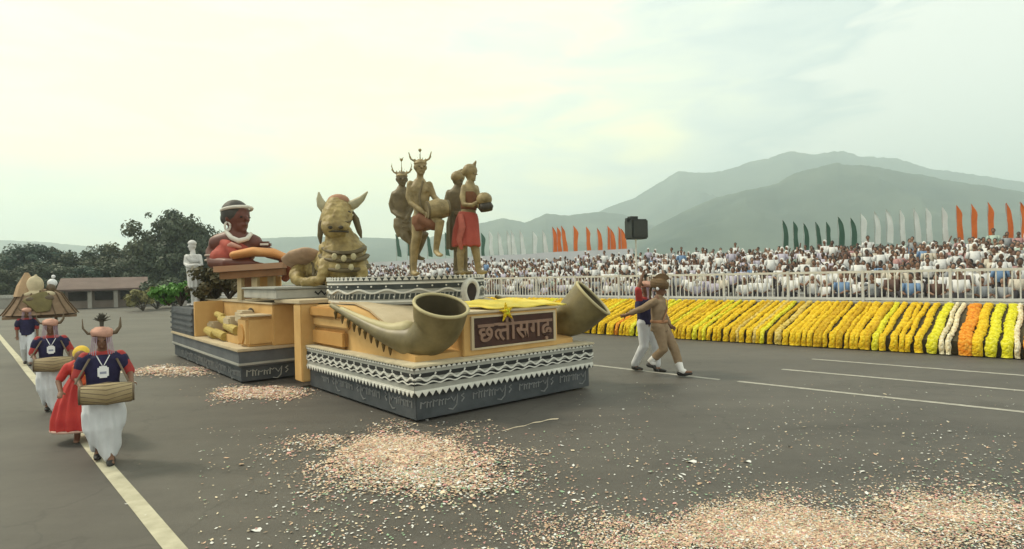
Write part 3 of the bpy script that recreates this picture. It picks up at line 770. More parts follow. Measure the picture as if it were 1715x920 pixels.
# sweep the trims round the half that faces the road
class Arc: pass
def arc_pts(a0, a1, n): return [(DR * (a0 + (a1 - a0) * i / n)) for i in range(n + 1)]
A0, A1 = -PI * 1.22, -PI * .10
def band(name, z0, z1, m, off):
    b = B(); ts = arc_pts(A0, A1, 48); pr = None
    for t in ts:
        cur = [b.bm.verts.new(drum_fn(t, z0, 0)), b.bm.verts.new(drum_fn(t, z0, off)), b.bm.verts.new(drum_fn(t, z1, off)), b.bm.verts.new(drum_fn(t, z1, 0))]
        if pr:
            for i in range(3): b._face((pr[i], cur[i], cur[i + 1], pr[i + 1]))
        pr = cur
    return b.build(name, m, DP)
band('ink_stripe', 1.70, 1.80, M_drum, .006); band('ink_stripe', 1.88, 1.97, M_drum, .006); band('ink_stripe', 2.03, 2.10, M_drum, .005)
band('white_stripe', 1.975, 2.005, M_chalk, .012); band('white_stripe', 1.64, 1.675, M_chalk, .012)
b = B(); n = 46; ts = arc_pts(A0, A1, n)
for i in range(n): b.tri([(ts[i] + .01, 2.045), (ts[i + 1] - .01, 2.045), ((ts[i] + ts[i + 1]) / 2, 2.125)], drum_fn, .02)
b.build('tooth_trim', M_chalk, DP)['kind'] = 'stuff'
b = B(); n = 120; b.ribbon([(t, 1.845 + .032 * math.sin(i * .52)) for i, t in enumerate(arc_pts(A0, A1, n))], .016, drum_fn, .024); b.build('zigzag_line', M_chalk, DP)
b = B()
for i, t in enumerate(arc_pts(A0, A1, 40)):
    q = [(t + .016 * math.cos(a), (1.935 if i % 2 else 1.745) + .016 * math.sin(a)) for a in [k * PI / 4 for k in range(8)]]; b.tri(q, drum_fn, .02)
b.build('dot_row', M_chalk, DP)['kind'] = 'stuff'
b = B()
for i, t in enumerate(arc_pts(A0, A1, 60)): b.ribbon([(t, 1.70), (t + .02, 1.80)], .010, drum_fn, .012)
b.build('dash_row', M_grey, DP)['kind'] = 'stuff'
# ring shaped port with a dark pear shaped hole
pa = math.radians(-72); pc = fw(DC.x + (DR + .03) * math.cos(pa), DC.y + (DR + .03) * math.sin(pa), 1.80)
PR = empty('ring_port', None, None, (DC.x + (DR + .015) * math.cos(pa), DC.y + (DR + .015) * math.sin(pa), 1.79), pa + PI / 2); PR.parent = FL
def pear(a, r, k): return Vector((r * math.cos(a) * (1 if math.sin(a) > 0 else 1 - .25 * abs(math.sin(a))), k, r * math.sin(a) * (1.0 if math.sin(a) > 0 else 1.25)))
b = B(); n = 28; rings = []
for i in range(n):
    a = 2 * PI * i / n; rings.append([b.bm.verts.new(pear(a, r, k)) for r, k in ((.265, .03), (.255, -.06), (.20, -.075), (.165, -.05), (.16, .03))])
for i in range(n):
    p, q = rings[i], rings[(i + 1) % n]
    for j in range(4): b._face((p[j], q[j], q[j + 1], p[j + 1]))
b.build('rim', M_chalk, PR, smooth=True)
b = B(); b._face([b.bm.verts.new(pear(2 * PI * i / n, .168, -.042)) for i in range(n)]); b.build('hole', M_dark, PR)
# rear base
RA0, RA1, RB0, RB1 = -.85, WF - .2, 5.42, 11.9
lbox('rear_skirt', (RA0 + .05, RB0 + .04, .04), (RA1, RB1, .34), M_skirt, .012)
M_rg = mat('slate_grey_side', (.085, .092, .098), .8, scale=2, col2=(.14, .148, .152), bump=.1)
lbox('rear_side', (RA0, RB0, .34), (RA1, RB1, .66), M_rg, .012)
lbox('rear_rib', (RA0 - .025, RB0 - .025, .375), (RA1, RB1, .425), M_grey, .008)
lbox('rear_deck', (RA0 - .04, RB0 - .04, .66), (RA1, RB1, .72), M_beige, .012)
rf = (lambda t, z, o: Vector((t, RB0 + .04 - o, z)))
motif_row('painted_motif', rf, -.70, .28, .14, FL, sc=1.1, m=M_grey, seed=2)
motif_row('painted_motif', (lambda t, z, o: Vector((RA0 + .05 - o, t, z))), RB0 + .1, RB1 - 1, .14, FL, sc=1.1, seed=6)
lbox('rear_body', (-.15, 5.46, .72), (RA1 - .1, 11.0, 1.58), M_yel, .02)
lbox('rear_cap', (-.18, 5.40, 1.585), (RA1 - .05, 11.0, 1.62), M_beige, .008)
lbox('end_panel', (-.82, 9.25, .72), (-.15, 9.40, 1.60), M_yel, .015)
lbox('rear_planter', (-.85, 9.42, .72), (-.15, 12.0, 1.42), M_rg, .015)
b = B()
for i in range(4): b.box((-.88, 9.42, .80 + i * .15), (-.85, 12.0, .84 + i * .15))
b.build('planter_slat', M_skirt, FL)
lbox('front_block', (-.66, 5.55, .725), (.30, 6.20, 1.34), M_yel, .06)
lbox('block_cap', (-.68, 5.53, 1.345), (.32, 6.22, 1.38), M_beige, .01)
b = B(); b.tube([(-.69, 5.88, .98), (-.60, 5.88, .98)], .20, n=18, round_=False); b.build('block_boss', M_ora, FL)
M_log = mat('straw_yellow_log', (.36, .26, .06), .8, scale=5, col2=(.50, .38, .11), bump=.3)
b = B(); b.box((-.60, 6.35, .725), (-.16, 7.4, .9)); b.build('carved_step', M_yel, FL)
for (a, bb, z, r, ln, an) in ((-.55, 6.6, 1.0, .10, .9, .1), (-.62, 7.3, .83, .10, .8, -.05), (-.45, 7.6, 1.12, .10, .8, .15), (-.62, 8.2, .83, .11, .7, .0), (-.40, 8.3, 1.22, .08, .6, .0)):
    b = B(); b.tube([(a, bb, z), (a + .15 * an, bb + ln, z + .06)], [r, r * .9], n=12, round_=False); b.build('carved_log', M_log, FL)
for a, bb, z, w in ((-.42, 7.1, 1.15, .34), (-.36, 6.45, 1.30, .30), (-.40, 8.8, .95, .3)):
    b = B(); b.box((a - w / 2, bb, z - .14), (a + w / 2, bb + .5, z + .14)); bmesh.ops.bevel(b.bm, geom=b.bm.edges[:], offset=.04, segments=2, affect='EDGES'); b.build('carved_block', M_beige, FL)
b = B(); b.ell((-.17, 6.9, 1.36), (.04, .22, .12), seg=10); b.build('dark_niche', M_dark, FL)
# step platform under the bull
lbox('bull_plinth', (-.20, 5.05, 1.705), (2.5, 7.3, 1.90), mat('plinth_grey', (.40, .385, .33), .8, scale=2), .015)
lbox('plinth_cap', (-.24, 5.0, 1.905), (2.54, 7.34, 1.95), M_grey, .01)
b = B(); fnp = lambda t, z, o: Vector((t, 5.05 - o, z))
b.ribbon([(.6 + i * .07, 1.80 + .035 * (-1) ** i + .012 * math.sin(i)) for i in range(26)], .020, fnp, .008); b.build('painted_motif', M_ink, FL)
# marigold cloth over the board
b = B(); rnd = random.Random(5); nx, ny = 22, 10; g = []
for i in range(nx + 1):
    row = []
    for j in range(ny + 1):
        a = 1.55 + 1.75 * i / nx; y = .22 + 1.15 * j / ny; z = BZ1 + .055 + .05 * noise.noise((a * 3, y * 3, 1)) + .08 * (j / ny)
        row.append(b.bm.verts.new(Vector((a, y, z + .02))))
    g.append(row)
for i in range(nx):
    for j in range(ny): b._face((g[i][j], g[i + 1][j], g[i + 1][j + 1], g[i][j + 1]))
ob = b.build('yellow_cloth', mat('bright_yellow_cloth', (.70, .52, .05), .8, scale=6, col2=(.80, .66, .14), bump=.3), None, smooth=True)
ob.data.transform(Matrix.Translation(FO) @ Matrix.Rotation(FA, 4, 'Z')); tagx(ob, 'bright yellow cloth spread on top of the lettered board box', 'cloth')
so = ob.modifiers.new('s', 'SOLIDIFY'); so.thickness = .02
st = empty('garland_star', 'yellow star of marigolds hanging over the top edge of the name board', 'garland', fw(1.83, .14, 1.50), FA, None, .66)
for k in range(5):
    a = PI / 2 + k * 2 * PI / 5 + .15; l = .26 if k in (2, 3) else .22
    b = B(); d = Vector((math.cos(a), 0, math.sin(a))); pts = [d * .03, d * l * .5, d * l]; b.tube([p + Vector((0, -.01, 0)) for p in pts], [(.07, .045), (.05, .035), (.012, .012)], n=8); b.build('petal_point', MF['yellow'], st, smooth=True)
b = B(); b.ell((0, -.02, 0), (.09, .05, .09), seg=12); b.build('rosette', MF['lemon'], st)
# ------------------------------------------------------------------ the two great horn trumpets
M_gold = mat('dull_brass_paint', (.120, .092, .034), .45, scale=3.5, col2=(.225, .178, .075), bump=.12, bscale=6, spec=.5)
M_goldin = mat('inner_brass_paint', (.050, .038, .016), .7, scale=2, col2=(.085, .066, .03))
M_pale = mat('pale_brass_paint', (.42, .36, .18), .55, scale=3, col2=(.50, .43, .24))
def trumpet(label, pts, rads, rim_n):
    o = empty('horn_trumpet', label, 'horn', pts[0])
    n = 36
    # smooth the spine
    P = [Vector(p) for p in pts]; Q = []; Rd = []
    for i in range(len(P) - 1):
        p0, p1, p2, p3 = P[max(0, i - 1)], P[i], P[i + 1], P[min(len(P) - 1, i + 2)]
        for k in range(7):
            t = k / 7; Q.append(.5 * ((2 * p1) + (p2 - p0) * t + (2 * p0 - 5 * p1 + 4 * p2 - p3) * t * t + (3 * p1 - p0 - 3 * p2 + p3) * t ** 3)); Rd.append(rads[i] + (rads[i + 1] - rads[i]) * t)
    Q.append(P[-1]); Rd.append(rads[-1])
    b = B(); b.tube(Q, Rd, n=n, round_=False, open_=True)
    rim = b.bm.verts[-n:] if False else None
    b.build('bell', M_gold, o, smooth=True, world=True)
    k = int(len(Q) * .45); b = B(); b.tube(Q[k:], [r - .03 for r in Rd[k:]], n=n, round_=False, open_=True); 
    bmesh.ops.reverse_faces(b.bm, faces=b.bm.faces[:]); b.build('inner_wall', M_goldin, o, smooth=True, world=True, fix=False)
    t = (Q[-1] - Q[-2]).normalized(); ax = t.orthogonal().normalized(); bx = t.cross(ax); c = Q[-1]; r = Rd[-1] - .015
    b = B(); ring = [c + ax * r * math.cos(2 * PI * i / 40) + bx * r * math.sin(2 * PI * i / 40) for i in range(40)]
    rr = []
    for i in range(40):
        rad = (ring[i] - c).normalized(); rr.append([b.bm.verts.new(ring[i] + rad * .027 * math.cos(a) + t * .027 * math.sin(a)) for a in [q * PI / 4 for q in range(8)]])
    for i in range(40):
        p, q = rr[i], rr[(i + 1) % 40]
        for j in range(8): b._face((p[j], q[j], q[(j + 1) % 8], p[(j + 1) % 8]))
    b.build('rim', M_pale, o, smooth=True, world=True)
    return o, Q, Rd
hp = [fw(-.02, 2.75, 1.63), fw(.0, 2.0, 1.46), fw(.05, 1.4, 1.31), fw(.18, .92, 1.17), fw(.42, .56, 1.12), fw(.60, .34, 1.32), fw(.60, .18, 1.66)]
hr = [.04, .07, .10, .16, .285, .375, .425]
HT, Q, Rd = trumpet('great dull brass horn with upturned bell at the left front corner of the float', hp, hr, 0)
b = B()
for i in range(3, 22, 2):
    p = Q[i] + Vector((0, 0, -Rd[i] * 1.0)) - FE1 * .05; b.tube([p, p + Vector((0, 0, -.11))], [.035, .012], n=6)
b.build('fringe', mat('brown_fringe', (.12, .075, .02), .9), HT, world=True)['kind'] = 'stuff'
b = B(); b.tube([q + Vector((0, 0, r * .75)) for q, r in zip(Q[4:26], Rd[4:26])], [r * .62 for r in Rd[4:26]], n=10); b.build('ridge', M_pale, HT, smooth=True, world=True)
hp2 = [fw(WF - .02, 2.75, 1.63), fw(WF - .02, 2.0, 1.46), fw(WF - .04, 1.45, 1.31), fw(WF - .10, 1.0, 1.19), fw(WF - .10, .68, 1.17), fw(WF + .02, .42, 1.32), fw(WF + .20, .14, 1.63)]
trumpet('great dull brass horn with upturned bell at the right front corner of the float', hp2, hr, 0)

# ================================================================== STATUES ON THE FLOAT
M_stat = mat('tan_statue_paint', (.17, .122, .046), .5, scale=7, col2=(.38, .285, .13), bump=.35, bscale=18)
M_stat2 = mat('dark_tan_paint', (.095, .070, .030), .55, scale=7, col2=(.19, .145, .07), bump=.35, bscale=18)  # darker tan for the rear dancers, strap and drum heads
M_red = mat('brick_red_cloth', (.34, .058, .038), .75, scale=5, col2=(.44, .085, .055))
M_rust = mat('rust_brown_cloth', (.17, .07, .03), .8, scale=5)
def hand(b, wrist, dirv, palm, sc=1.0, curl=.5):
    """palm with four unequal bent fingers and a thumb"""
    d = Vector(dirv).normalized(); pn = Vector(palm); pn = (pn - d * pn.dot(d)).normalized(); sd = d.cross(pn); w = Vector(wrist)
    rot = Matrix((sd, d, pn)).transposed().to_quaternion()
    b.ell(w + d * .045 * sc, (.040 * sc, .052 * sc, .018 * sc), rot, 10)
    for i, ln in enumerate((.066, .078, .072, .056)):
        p0 = w + d * .085 * sc + sd * (.030 - .020 * i) * sc
        p1 = p0 + (d * math.cos(curl * .5) + pn * math.sin(curl * .5)) * ln * .5 * sc
        p2 = p1 + (d * math.cos(curl * 1.5) + pn * math.sin(curl * 1.5)) * ln * .5 * sc
        b.tube([p0, p1, p2], [.0095 * sc, .0088 * sc, .0075 * sc], n=6)
    q0 = w + d * .025 * sc + sd * .035 * sc; q1 = q0 + (d * .55 + sd * .7 + pn * .3).normalized() * .035 * sc; b.tube([q0, q1, q1 + (d * .8 + pn * .6).normalized() * .028 * sc], [.012 * sc, .0105 * sc, .009 * sc], n=6)
def face(b, c, fwd, up, r):
    """head with nose, brow, chin, lips and ears; r = head half height"""
    f = Vector(fwd).normalized(); u = Vector(up); u = (u - f * u.dot(f)).normalized(); s = f.cross(u); c = Vector(c)
    q = Matrix((s, f, u)).transposed().to_quaternion()
    b.ell(c + u * r * .12, (r * .70, r * .80, r * .88), q, 16)
    b.ell(c - u * r * .42 + f * r * .18, (r * .50, r * .55, r * .52), q, 12)
    b.tube([c + f * r * .74 + u * r * .12, c + f * r * .98 - u * r * .16], [r * .08, r * .13], n=7)
    b.ell(c + f * r * .68 + u * r * .2, (r * .42, r * .1, r * .07), q, 8)
    b.ell(c + f * r * .74 - u * r * .42, (r * .2, r * .09, r * .085), q, 8)
    b.ell(c + f * r * .62 - u * r * .78, (r * .18, r * .14, r * .14), q, 8)
    for k in (-1, 1): b.ell(c + s * k * r * .70 - f * r * .02, (r * .10, r * .17, r * .26), q, 8)
    return s
def eyes(parent, c, fwd, up, r, world=True):
    f = Vector(fwd).normalized(); u = Vector(up); u = (u - f * u.dot(f)).normalized(); s = f.cross(u); c = Vector(c)
    for k in (-1, 1):
        b = B(); b.ell(c + f * r * .70 + s * k * r * .28 + u * r * .02, (r * .10, r * .06, r * .055), Matrix((s, f, u)).transposed().to_quaternion(), 8); b.build('eye', mat('dark_eye', (.015, .012, .01), .3), parent, world=world)
dcw = fw(DC.x, DC.y, 2.12)
def foot(b, ankle, toe, r=.045):
    a = Vector(ankle); t = Vector(toe); b.tube([a, a.lerp(t, .5) - Vector((0, 0, .02)), t], [r, (r * 1.05, r * .75), (r * .9, r * .5)], n=8)
# S1: front left dancer, one leg raised, playing the long drum
d1 = 10.55
def T(px, py, dd=0.0, d=d1): return at(px, py, d + dd)
zf = 2.12
def ground_depth(px, py, z):                        # depth at which pixel row meets the height z
    return d1
def antlers(b, c, up, side, r, sp=1.0):
    c = Vector(c)
    for k in (-1, 1):
        p = [c + side * k * r * .5 + up * r * .2, c + side * k * r * 1.25 + up * r * .6, c + side * k * r * 1.55 + up * r * 1.5, c + side * k * r * 1.45 + up * r * 2.1]
        b.tube(p, [r * .17, r * .15, r * .10, r * .03], n=7)
        b.tube([p[1], p[1] + side * k * r * .5 + up * r * .45], [r * .09, r * .03], n=6)
UP = Vector((0, 0, 1)); RX = Vector((1, 0, 0)); FY = Vector((0, -1, 0))
def crown_head(root, hc, fwd, r, top):
    b = B(); b.ell(hc + UP * r * .55, (r * .80, r * .84, r * .45), None, 14)
    b.tube([hc + UP * r * .5 + RX * r * .8 * math.cos(a) - FY * 0 + Vector((0, r * .82 * math.sin(a), 0)) for a in [q * PI / 8 for q in range(17)]], r * .11, n=6, round_=False)
    antlers(b, hc + UP * r * .55, UP, RX, r * .95)
    for q in range(-2, 3): b.tube([hc + UP * r * .8 + RX * q * r * .25, hc + UP * r * (1.75 - abs(q) * .14) + RX * q * r * .42], [r * .12, r * .04], n=6)
    b.tube([hc + UP * r * .9, hc + UP * (top - r * .4)], [r * .13, r * .07], n=6); b.ell(hc + UP * (top - r * .25), (r * .26, r * .2, r * .22), None, 8)
    for k in (-1, 1): b.tube([hc + UP * (top - r * .25), hc + UP * (top + r * .22) + RX * k * r * .42], [r * .10, r * .04], n=6)
    b.build('headdress', M_stat, root, world=True, voxel=.014, iters=1)
def drummer():
    base = T(693, 455); base.z = zf
    o = empty('dancer_statue', 'tan dancer statue with tall antler headdress beating a long drum, one knee raised', 'statue', base)
    hip = T(706, 366); nk = T(703, 299); hd = T(704, 281, -.02)
    b = B()
    b.tube([hip - UP * .04, T(706, 352), T(704, 330), T(703, 314), T(703, 306)], [(.155, .12), (.135, .105), (.165, .115), (.205, .12), (.12, .09)], n=14, side=RX)
    b.tube([nk + UP * -.06, hd - UP * .06], [.065, .058], n=10)
    b.ell(T(698, 319, -.085), (.085, .035, .06)); b.ell(T(710, 319, -.085), (.085, .035, .06))
    face(b, hd, FY * .9 + RX * .35, UP, .155)
    # left-hand arm (picture left), elbow out, hand on drum head
    b.tube([T(687, 308), T(684, 330, -.05), T(688, 340, -.08), T(703, 351, -.20), T(712, 358, -.25)], [.062, .055, .052, .045, .034], n=10)
    hand(b, T(712, 358, -.25), T(719, 360, -.30) - T(712, 358, -.25), FY, 1.15, .4)
    b.tube([T(719, 309), T(727, 330, .02), T(738, 340, -.12), T(744, 342, -.18)], [.060, .054, .045, .034], n=10)
    hand(b, T(743, 342, -.18), T(748, 346, -.2) - T(743, 342, -.18), -UP, 1.1, .7)
    # standing leg and raised leg
    b.tube([T(700, 366), T(698, 398, -.02), T(695, 412, 0), T(693, 440, .02), base + UP * .05], [.115, .092, .082, .062, .05], n=12)
    foot(b, base + UP * .06, base + Vector((.10, -.2, .035)), .055)
    b.tube([T(714, 366), T(726, 370, -.24), T(737, 372, -.34), T(733, 398, -.30), T(730, 420, -.26)], [.115, .098, .085, .066, .048], n=12)
    foot(b, T(730, 421, -.26), T(739, 428, -.42), .05)
    b.build('body', M_stat, o, world=True, voxel=.014, iters=3); eyes(o, hd, FY * .9 + RX * .35, UP, .155)
    crown_head(o, hd, FY, .135, T(704, 249).z - hd.z)
    b = B(); n = 24; rg = [T(706, 360), T(708, 372), T(711, 386)]
    b.tube(rg, [(.175, .145), (.20, .18), (.17, .2)], n=18, round_=False, side=RX); b.tube([T(708, 366, -.1), T(727, 376, -.26)], [.13, .115], n=12)
    b.build('loincloth', M_rust, o, world=True, voxel=.02)
    b = B(); b.tube([T(708, 304, -.1), T(702, 330, -.14), T(706, 352, -.16)], [.02] * 3, n=6); b.build('strap', M_stat2, o, world=True)
    b = B(); a0, a1 = T(716, 352, -.32), T(750, 349, -.18); m = (a0 + a1) / 2
    b.tube([a0, a0.lerp(a1, .08), m, a0.lerp(a1, .92), a1], [.135, .15, .185, .15, .135], n=20, round_=False); dr = b.build('drum', M_stat, o, smooth=False, world=True)
    for p, q in ((a0, a1), (a1, a0)):
        t = (p - q).normalized(); b = B(); b.tube([p - t * .02, p + t * .012], [.15, .15], n=20, round_=False); b.build('drum_head', M_stat2, dr, world=False) if False else b.build('drum_head', M_stat2, o, world=True)
    for i in range(3):
        pass
drummer()
def second():
    d = d1 + .85; Q = lambda px, py, dd=0: at(px, py, d + dd)
    base = Q(690, 455); base.z = zf
    o = empty('dancer_statue', 'tan statue of a dancer in antler headdress standing behind the drummer, elbow out', 'statue', base)
    hd = Q(673, 301); b = B()
    b.tube([Q(676, 372), Q(675, 358), Q(672, 340), Q(672, 326), Q(673, 318)], [(.16, .13), (.135, .11), (.165, .12), (.20, .12), (.11, .09)], n=14, side=RX)
    b.tube([Q(673, 320), hd], [.065, .058], n=10); face(b, hd, FY * .9 + RX * .3, UP, .15)
    b.tube([Q(660, 325), Q(655, 342, .03), Q(658, 354, 0), Q(668, 362, -.12), Q(674, 364, -.16)], [.06, .055, .05, .042, .034], n=10); hand(b, Q(673, 364, -.16), RX * .8 - UP * .5, FY, 1.1, .5)
    b.tube([Q(686, 325), Q(691, 345, -.02), Q(684, 362, -.12), Q(681, 368, -.16)], [.06, .053, .044, .034], n=10); hand(b, Q(681, 368, -.16), -RX * .3 - UP * .8, FY, 1.1, .5)
    b.tube([Q(671, 374), Q(680, 396, -.12), Q(692, 408, -.15), Q(691, 432, -.02), base + UP * .05], [.135, .105, .085, .062, .05], n=12); foot(b, base + UP * .06, base + Vector((.1, -.2, .035)), .055)
    b.tube([Q(682, 374), Q(700, 388, -.2), Q(711, 392, -.22), Q(703, 414, -.02), Q(697, 428, .08)], [.125, .10, .082, .064, .047], n=12); foot(b, Q(697, 428, .08), Q(709, 434, -.02), .05)
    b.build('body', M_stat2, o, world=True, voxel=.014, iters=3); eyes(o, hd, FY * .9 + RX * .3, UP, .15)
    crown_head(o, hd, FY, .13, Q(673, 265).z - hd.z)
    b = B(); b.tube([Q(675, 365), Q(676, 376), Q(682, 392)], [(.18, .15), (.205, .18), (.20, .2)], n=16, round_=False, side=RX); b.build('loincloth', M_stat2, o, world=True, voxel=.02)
second()
def third():
    d = d1 + .55; Q = lambda px, py, dd=0: at(px, py, d + dd)
    base = Q(770, 455); base.z = zf
    o = empty('dancer_statue', 'olive tan statue in a long dark wrap stretching one arm towards the drum', 'statue', base)
    hd = Q(767, 302); b = B()
    b.tube([Q(767, 372), Q(766, 352), Q(765, 336), Q(766, 324), Q(767, 317)], [(.17, .13), (.15, .115), (.185, .125), (.20, .12), (.11, .09)], n=14, side=RX)
    b.tube([Q(767, 319), hd], [.065, .06], n=10); face(b, hd, FY * .7 + RX * .6, UP, .145)
    b.tube([Q(752, 323), Q(747, 342, -.05), Q(748, 352, -.1), Q(740, 362, -.3), Q(735, 362, -.36)], [.062, .056, .05, .043, .034], n=10); hand(b, Q(736, 362, -.36), -RX, -UP, 1.1, .4)
    b.tube([Q(780, 324), Q(785, 342), Q(780, 354, -.14), Q(775, 357, -.18)], [.06, .054, .044, .034], n=10); hand(b, Q(776, 357, -.18), -RX, FY, 1.1, .5)
    b.tube([Q(763, 372), Q(766, 415), base + Vector((-.07, 0, .05))], [.12, .07, .05], n=10); foot(b, base + Vector((-.07, 0, .06)), base + Vector((.0, -.22, .035)), .055)
    b.tube([Q(772, 372), Q(777, 415), base + Vector((.10, 0, .05))], [.12, .07, .05], n=10); foot(b, base + Vector((.10, 0, .06)), base + Vector((.2, -.2, .035)), .055)
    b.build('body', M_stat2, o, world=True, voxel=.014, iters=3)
    b = B(); b.ell(hd + UP * .06, (.135, .138, .115), None, 12); b.tube([hd + UP * .1 + RX * .04, Q(770, 287), Q(775, 284)], [.05, .04, .02], n=8); b.ell(Q(760, 298, .06), (.06, .06, .06)); b.build('turban', M_stat, o, world=True, voxel=.014)
    b = B(); b.tube([Q(766, 355), Q(766, 375), Q(765, 400), Q(764, 419)], [(.17, .135), (.20, .17), (.19, .17), (.18, .16)], n=18, round_=False, side=RX); b.build('wrap', mat('dark_olive_wrap', (.10, .085, .045), .8, scale=4), o, world=True, voxel=.022, fold=lambda c, n: c + n * .010 * math.sin(c.x * 75))
third()
def fourth():
    d = d1 - .05; Q = lambda px, py, dd=0: at(px, py, d + dd)
    base = Q(791, 455); base.z = zf
    o = empty('dancer_statue', 'tan statue in a bright red wrap and pointed headdress carrying a round pot drum', 'statue', base)
    hd = Q(788, 292); b = B()
    b.tube([Q(784, 366), Q(785, 348), Q(786, 332), Q(787, 318), Q(787, 309)], [(.15, .13), (.125, .11), (.15, .13), (.16, .13), (.09, .085)], n=14, side=RX)
    b.tube([Q(787, 310), hd], [.06, .055], n=10); fd = FY * .55 + RX * .85; face(b, hd, fd, UP, .142)
    b.tube([Q(777, 314, -.05), Q(774, 330, -.14), Q(777, 343, -.2), Q(791, 344, -.3), Q(801, 338, -.3)], [.056, .05, .046, .04, .032], n=10); hand(b, Q(800, 338, -.3), RX * .9 + UP * .2, FY * -1, 1.1, .6)
    b.tube([Q(797, 315, .05), Q(801, 332, .08), Q(800, 345, .0), Q(806, 350, -.12)], [.056, .05, .042, .032], n=10); hand(b, Q(805, 350, -.1), RX, UP, 1.1, .6)
    b.tube([Q(777, 400), Q(771, 425, -.05), base + Vector((-.20, -.05, .05))], [.095, .07, .05], n=10); foot(b, base + Vector((-.20, -.05, .06)), base + Vector((-.12, -.28, .035)), .055)
    b.tube([Q(793, 400), Q(798, 428, .02), base + Vector((.11, .05, .05))], [.095, .07, .05], n=10); foot(b, base + Vector((.11, .05, .06)), base + Vector((.24, -.14, .035)), .055)
    b.build('body', M_stat, o, world=True, voxel=.014, iters=3); eyes(o, hd, fd, UP, .142)
    b = B(); b.ell(hd + UP * .06 - RX * .01, (.135, .138, .125), None, 12); b.tube([hd + UP * .10, Q(793, 280), Q(797, 270)], [.08, .05, .015], n=8); b.tube([hd + UP * .02 - RX * .09, Q(777, 290), Q(773, 288)], [.045, .05, .02], n=8); b.build('headdress', M_stat, o, world=True, voxel=.013)
    b = B(); b.tube([Q(786, 322), Q(786, 336), Q(785, 352)], [(.155, .138), (.155, .137), (.14, .125)], n=16, round_=False, side=RX); b.build('bodice', M_rust, o, world=True, voxel=.016)
    b = B(); b.tube([Q(784, 356), Q(783, 366), Q(781, 384), Q(781, 413)], [(.16, .14), (.20, .17), (.235, .20), (.255, .22)], n=24, round_=False, side=RX)
    b.build('red_wrap', M_red, o, world=True, voxel=.02, fold=lambda c, n: c + n * .014 * math.sin(c.x * 42 + c.z * 5) * min(1, max(0, (1.05 - c.z) * 1.5)))
    b = B(); b.tube([Q(771, 360, -.2), Q(774, 380, -.26), Q(769, 402, -.24), Q(773, 417, -.2)], [(.05, .02), (.06, .02), (.05, .02), (.03, .015)], n=8); b.build('wrap_fold', mat('pale_red_cloth', (.46, .12, .08), .75), o, world=True, smooth=True)
    b = B(); b.ell(Q(811, 334, -.28), (.135, .135, .12), None, 16); pot = b.build('pot_drum', M_stat, o, smooth=True, world=True)
    b = B(); b.tube([Q(812, 340, -.28), Q(814, 348, -.28), Q(815, 354, -.28)], [.105, .13, .10], n=16, round_=False); b.build('pot_base', mat('dark_pot', (.05, .04, .025), .6), o, smooth=True, world=True)
fourth()
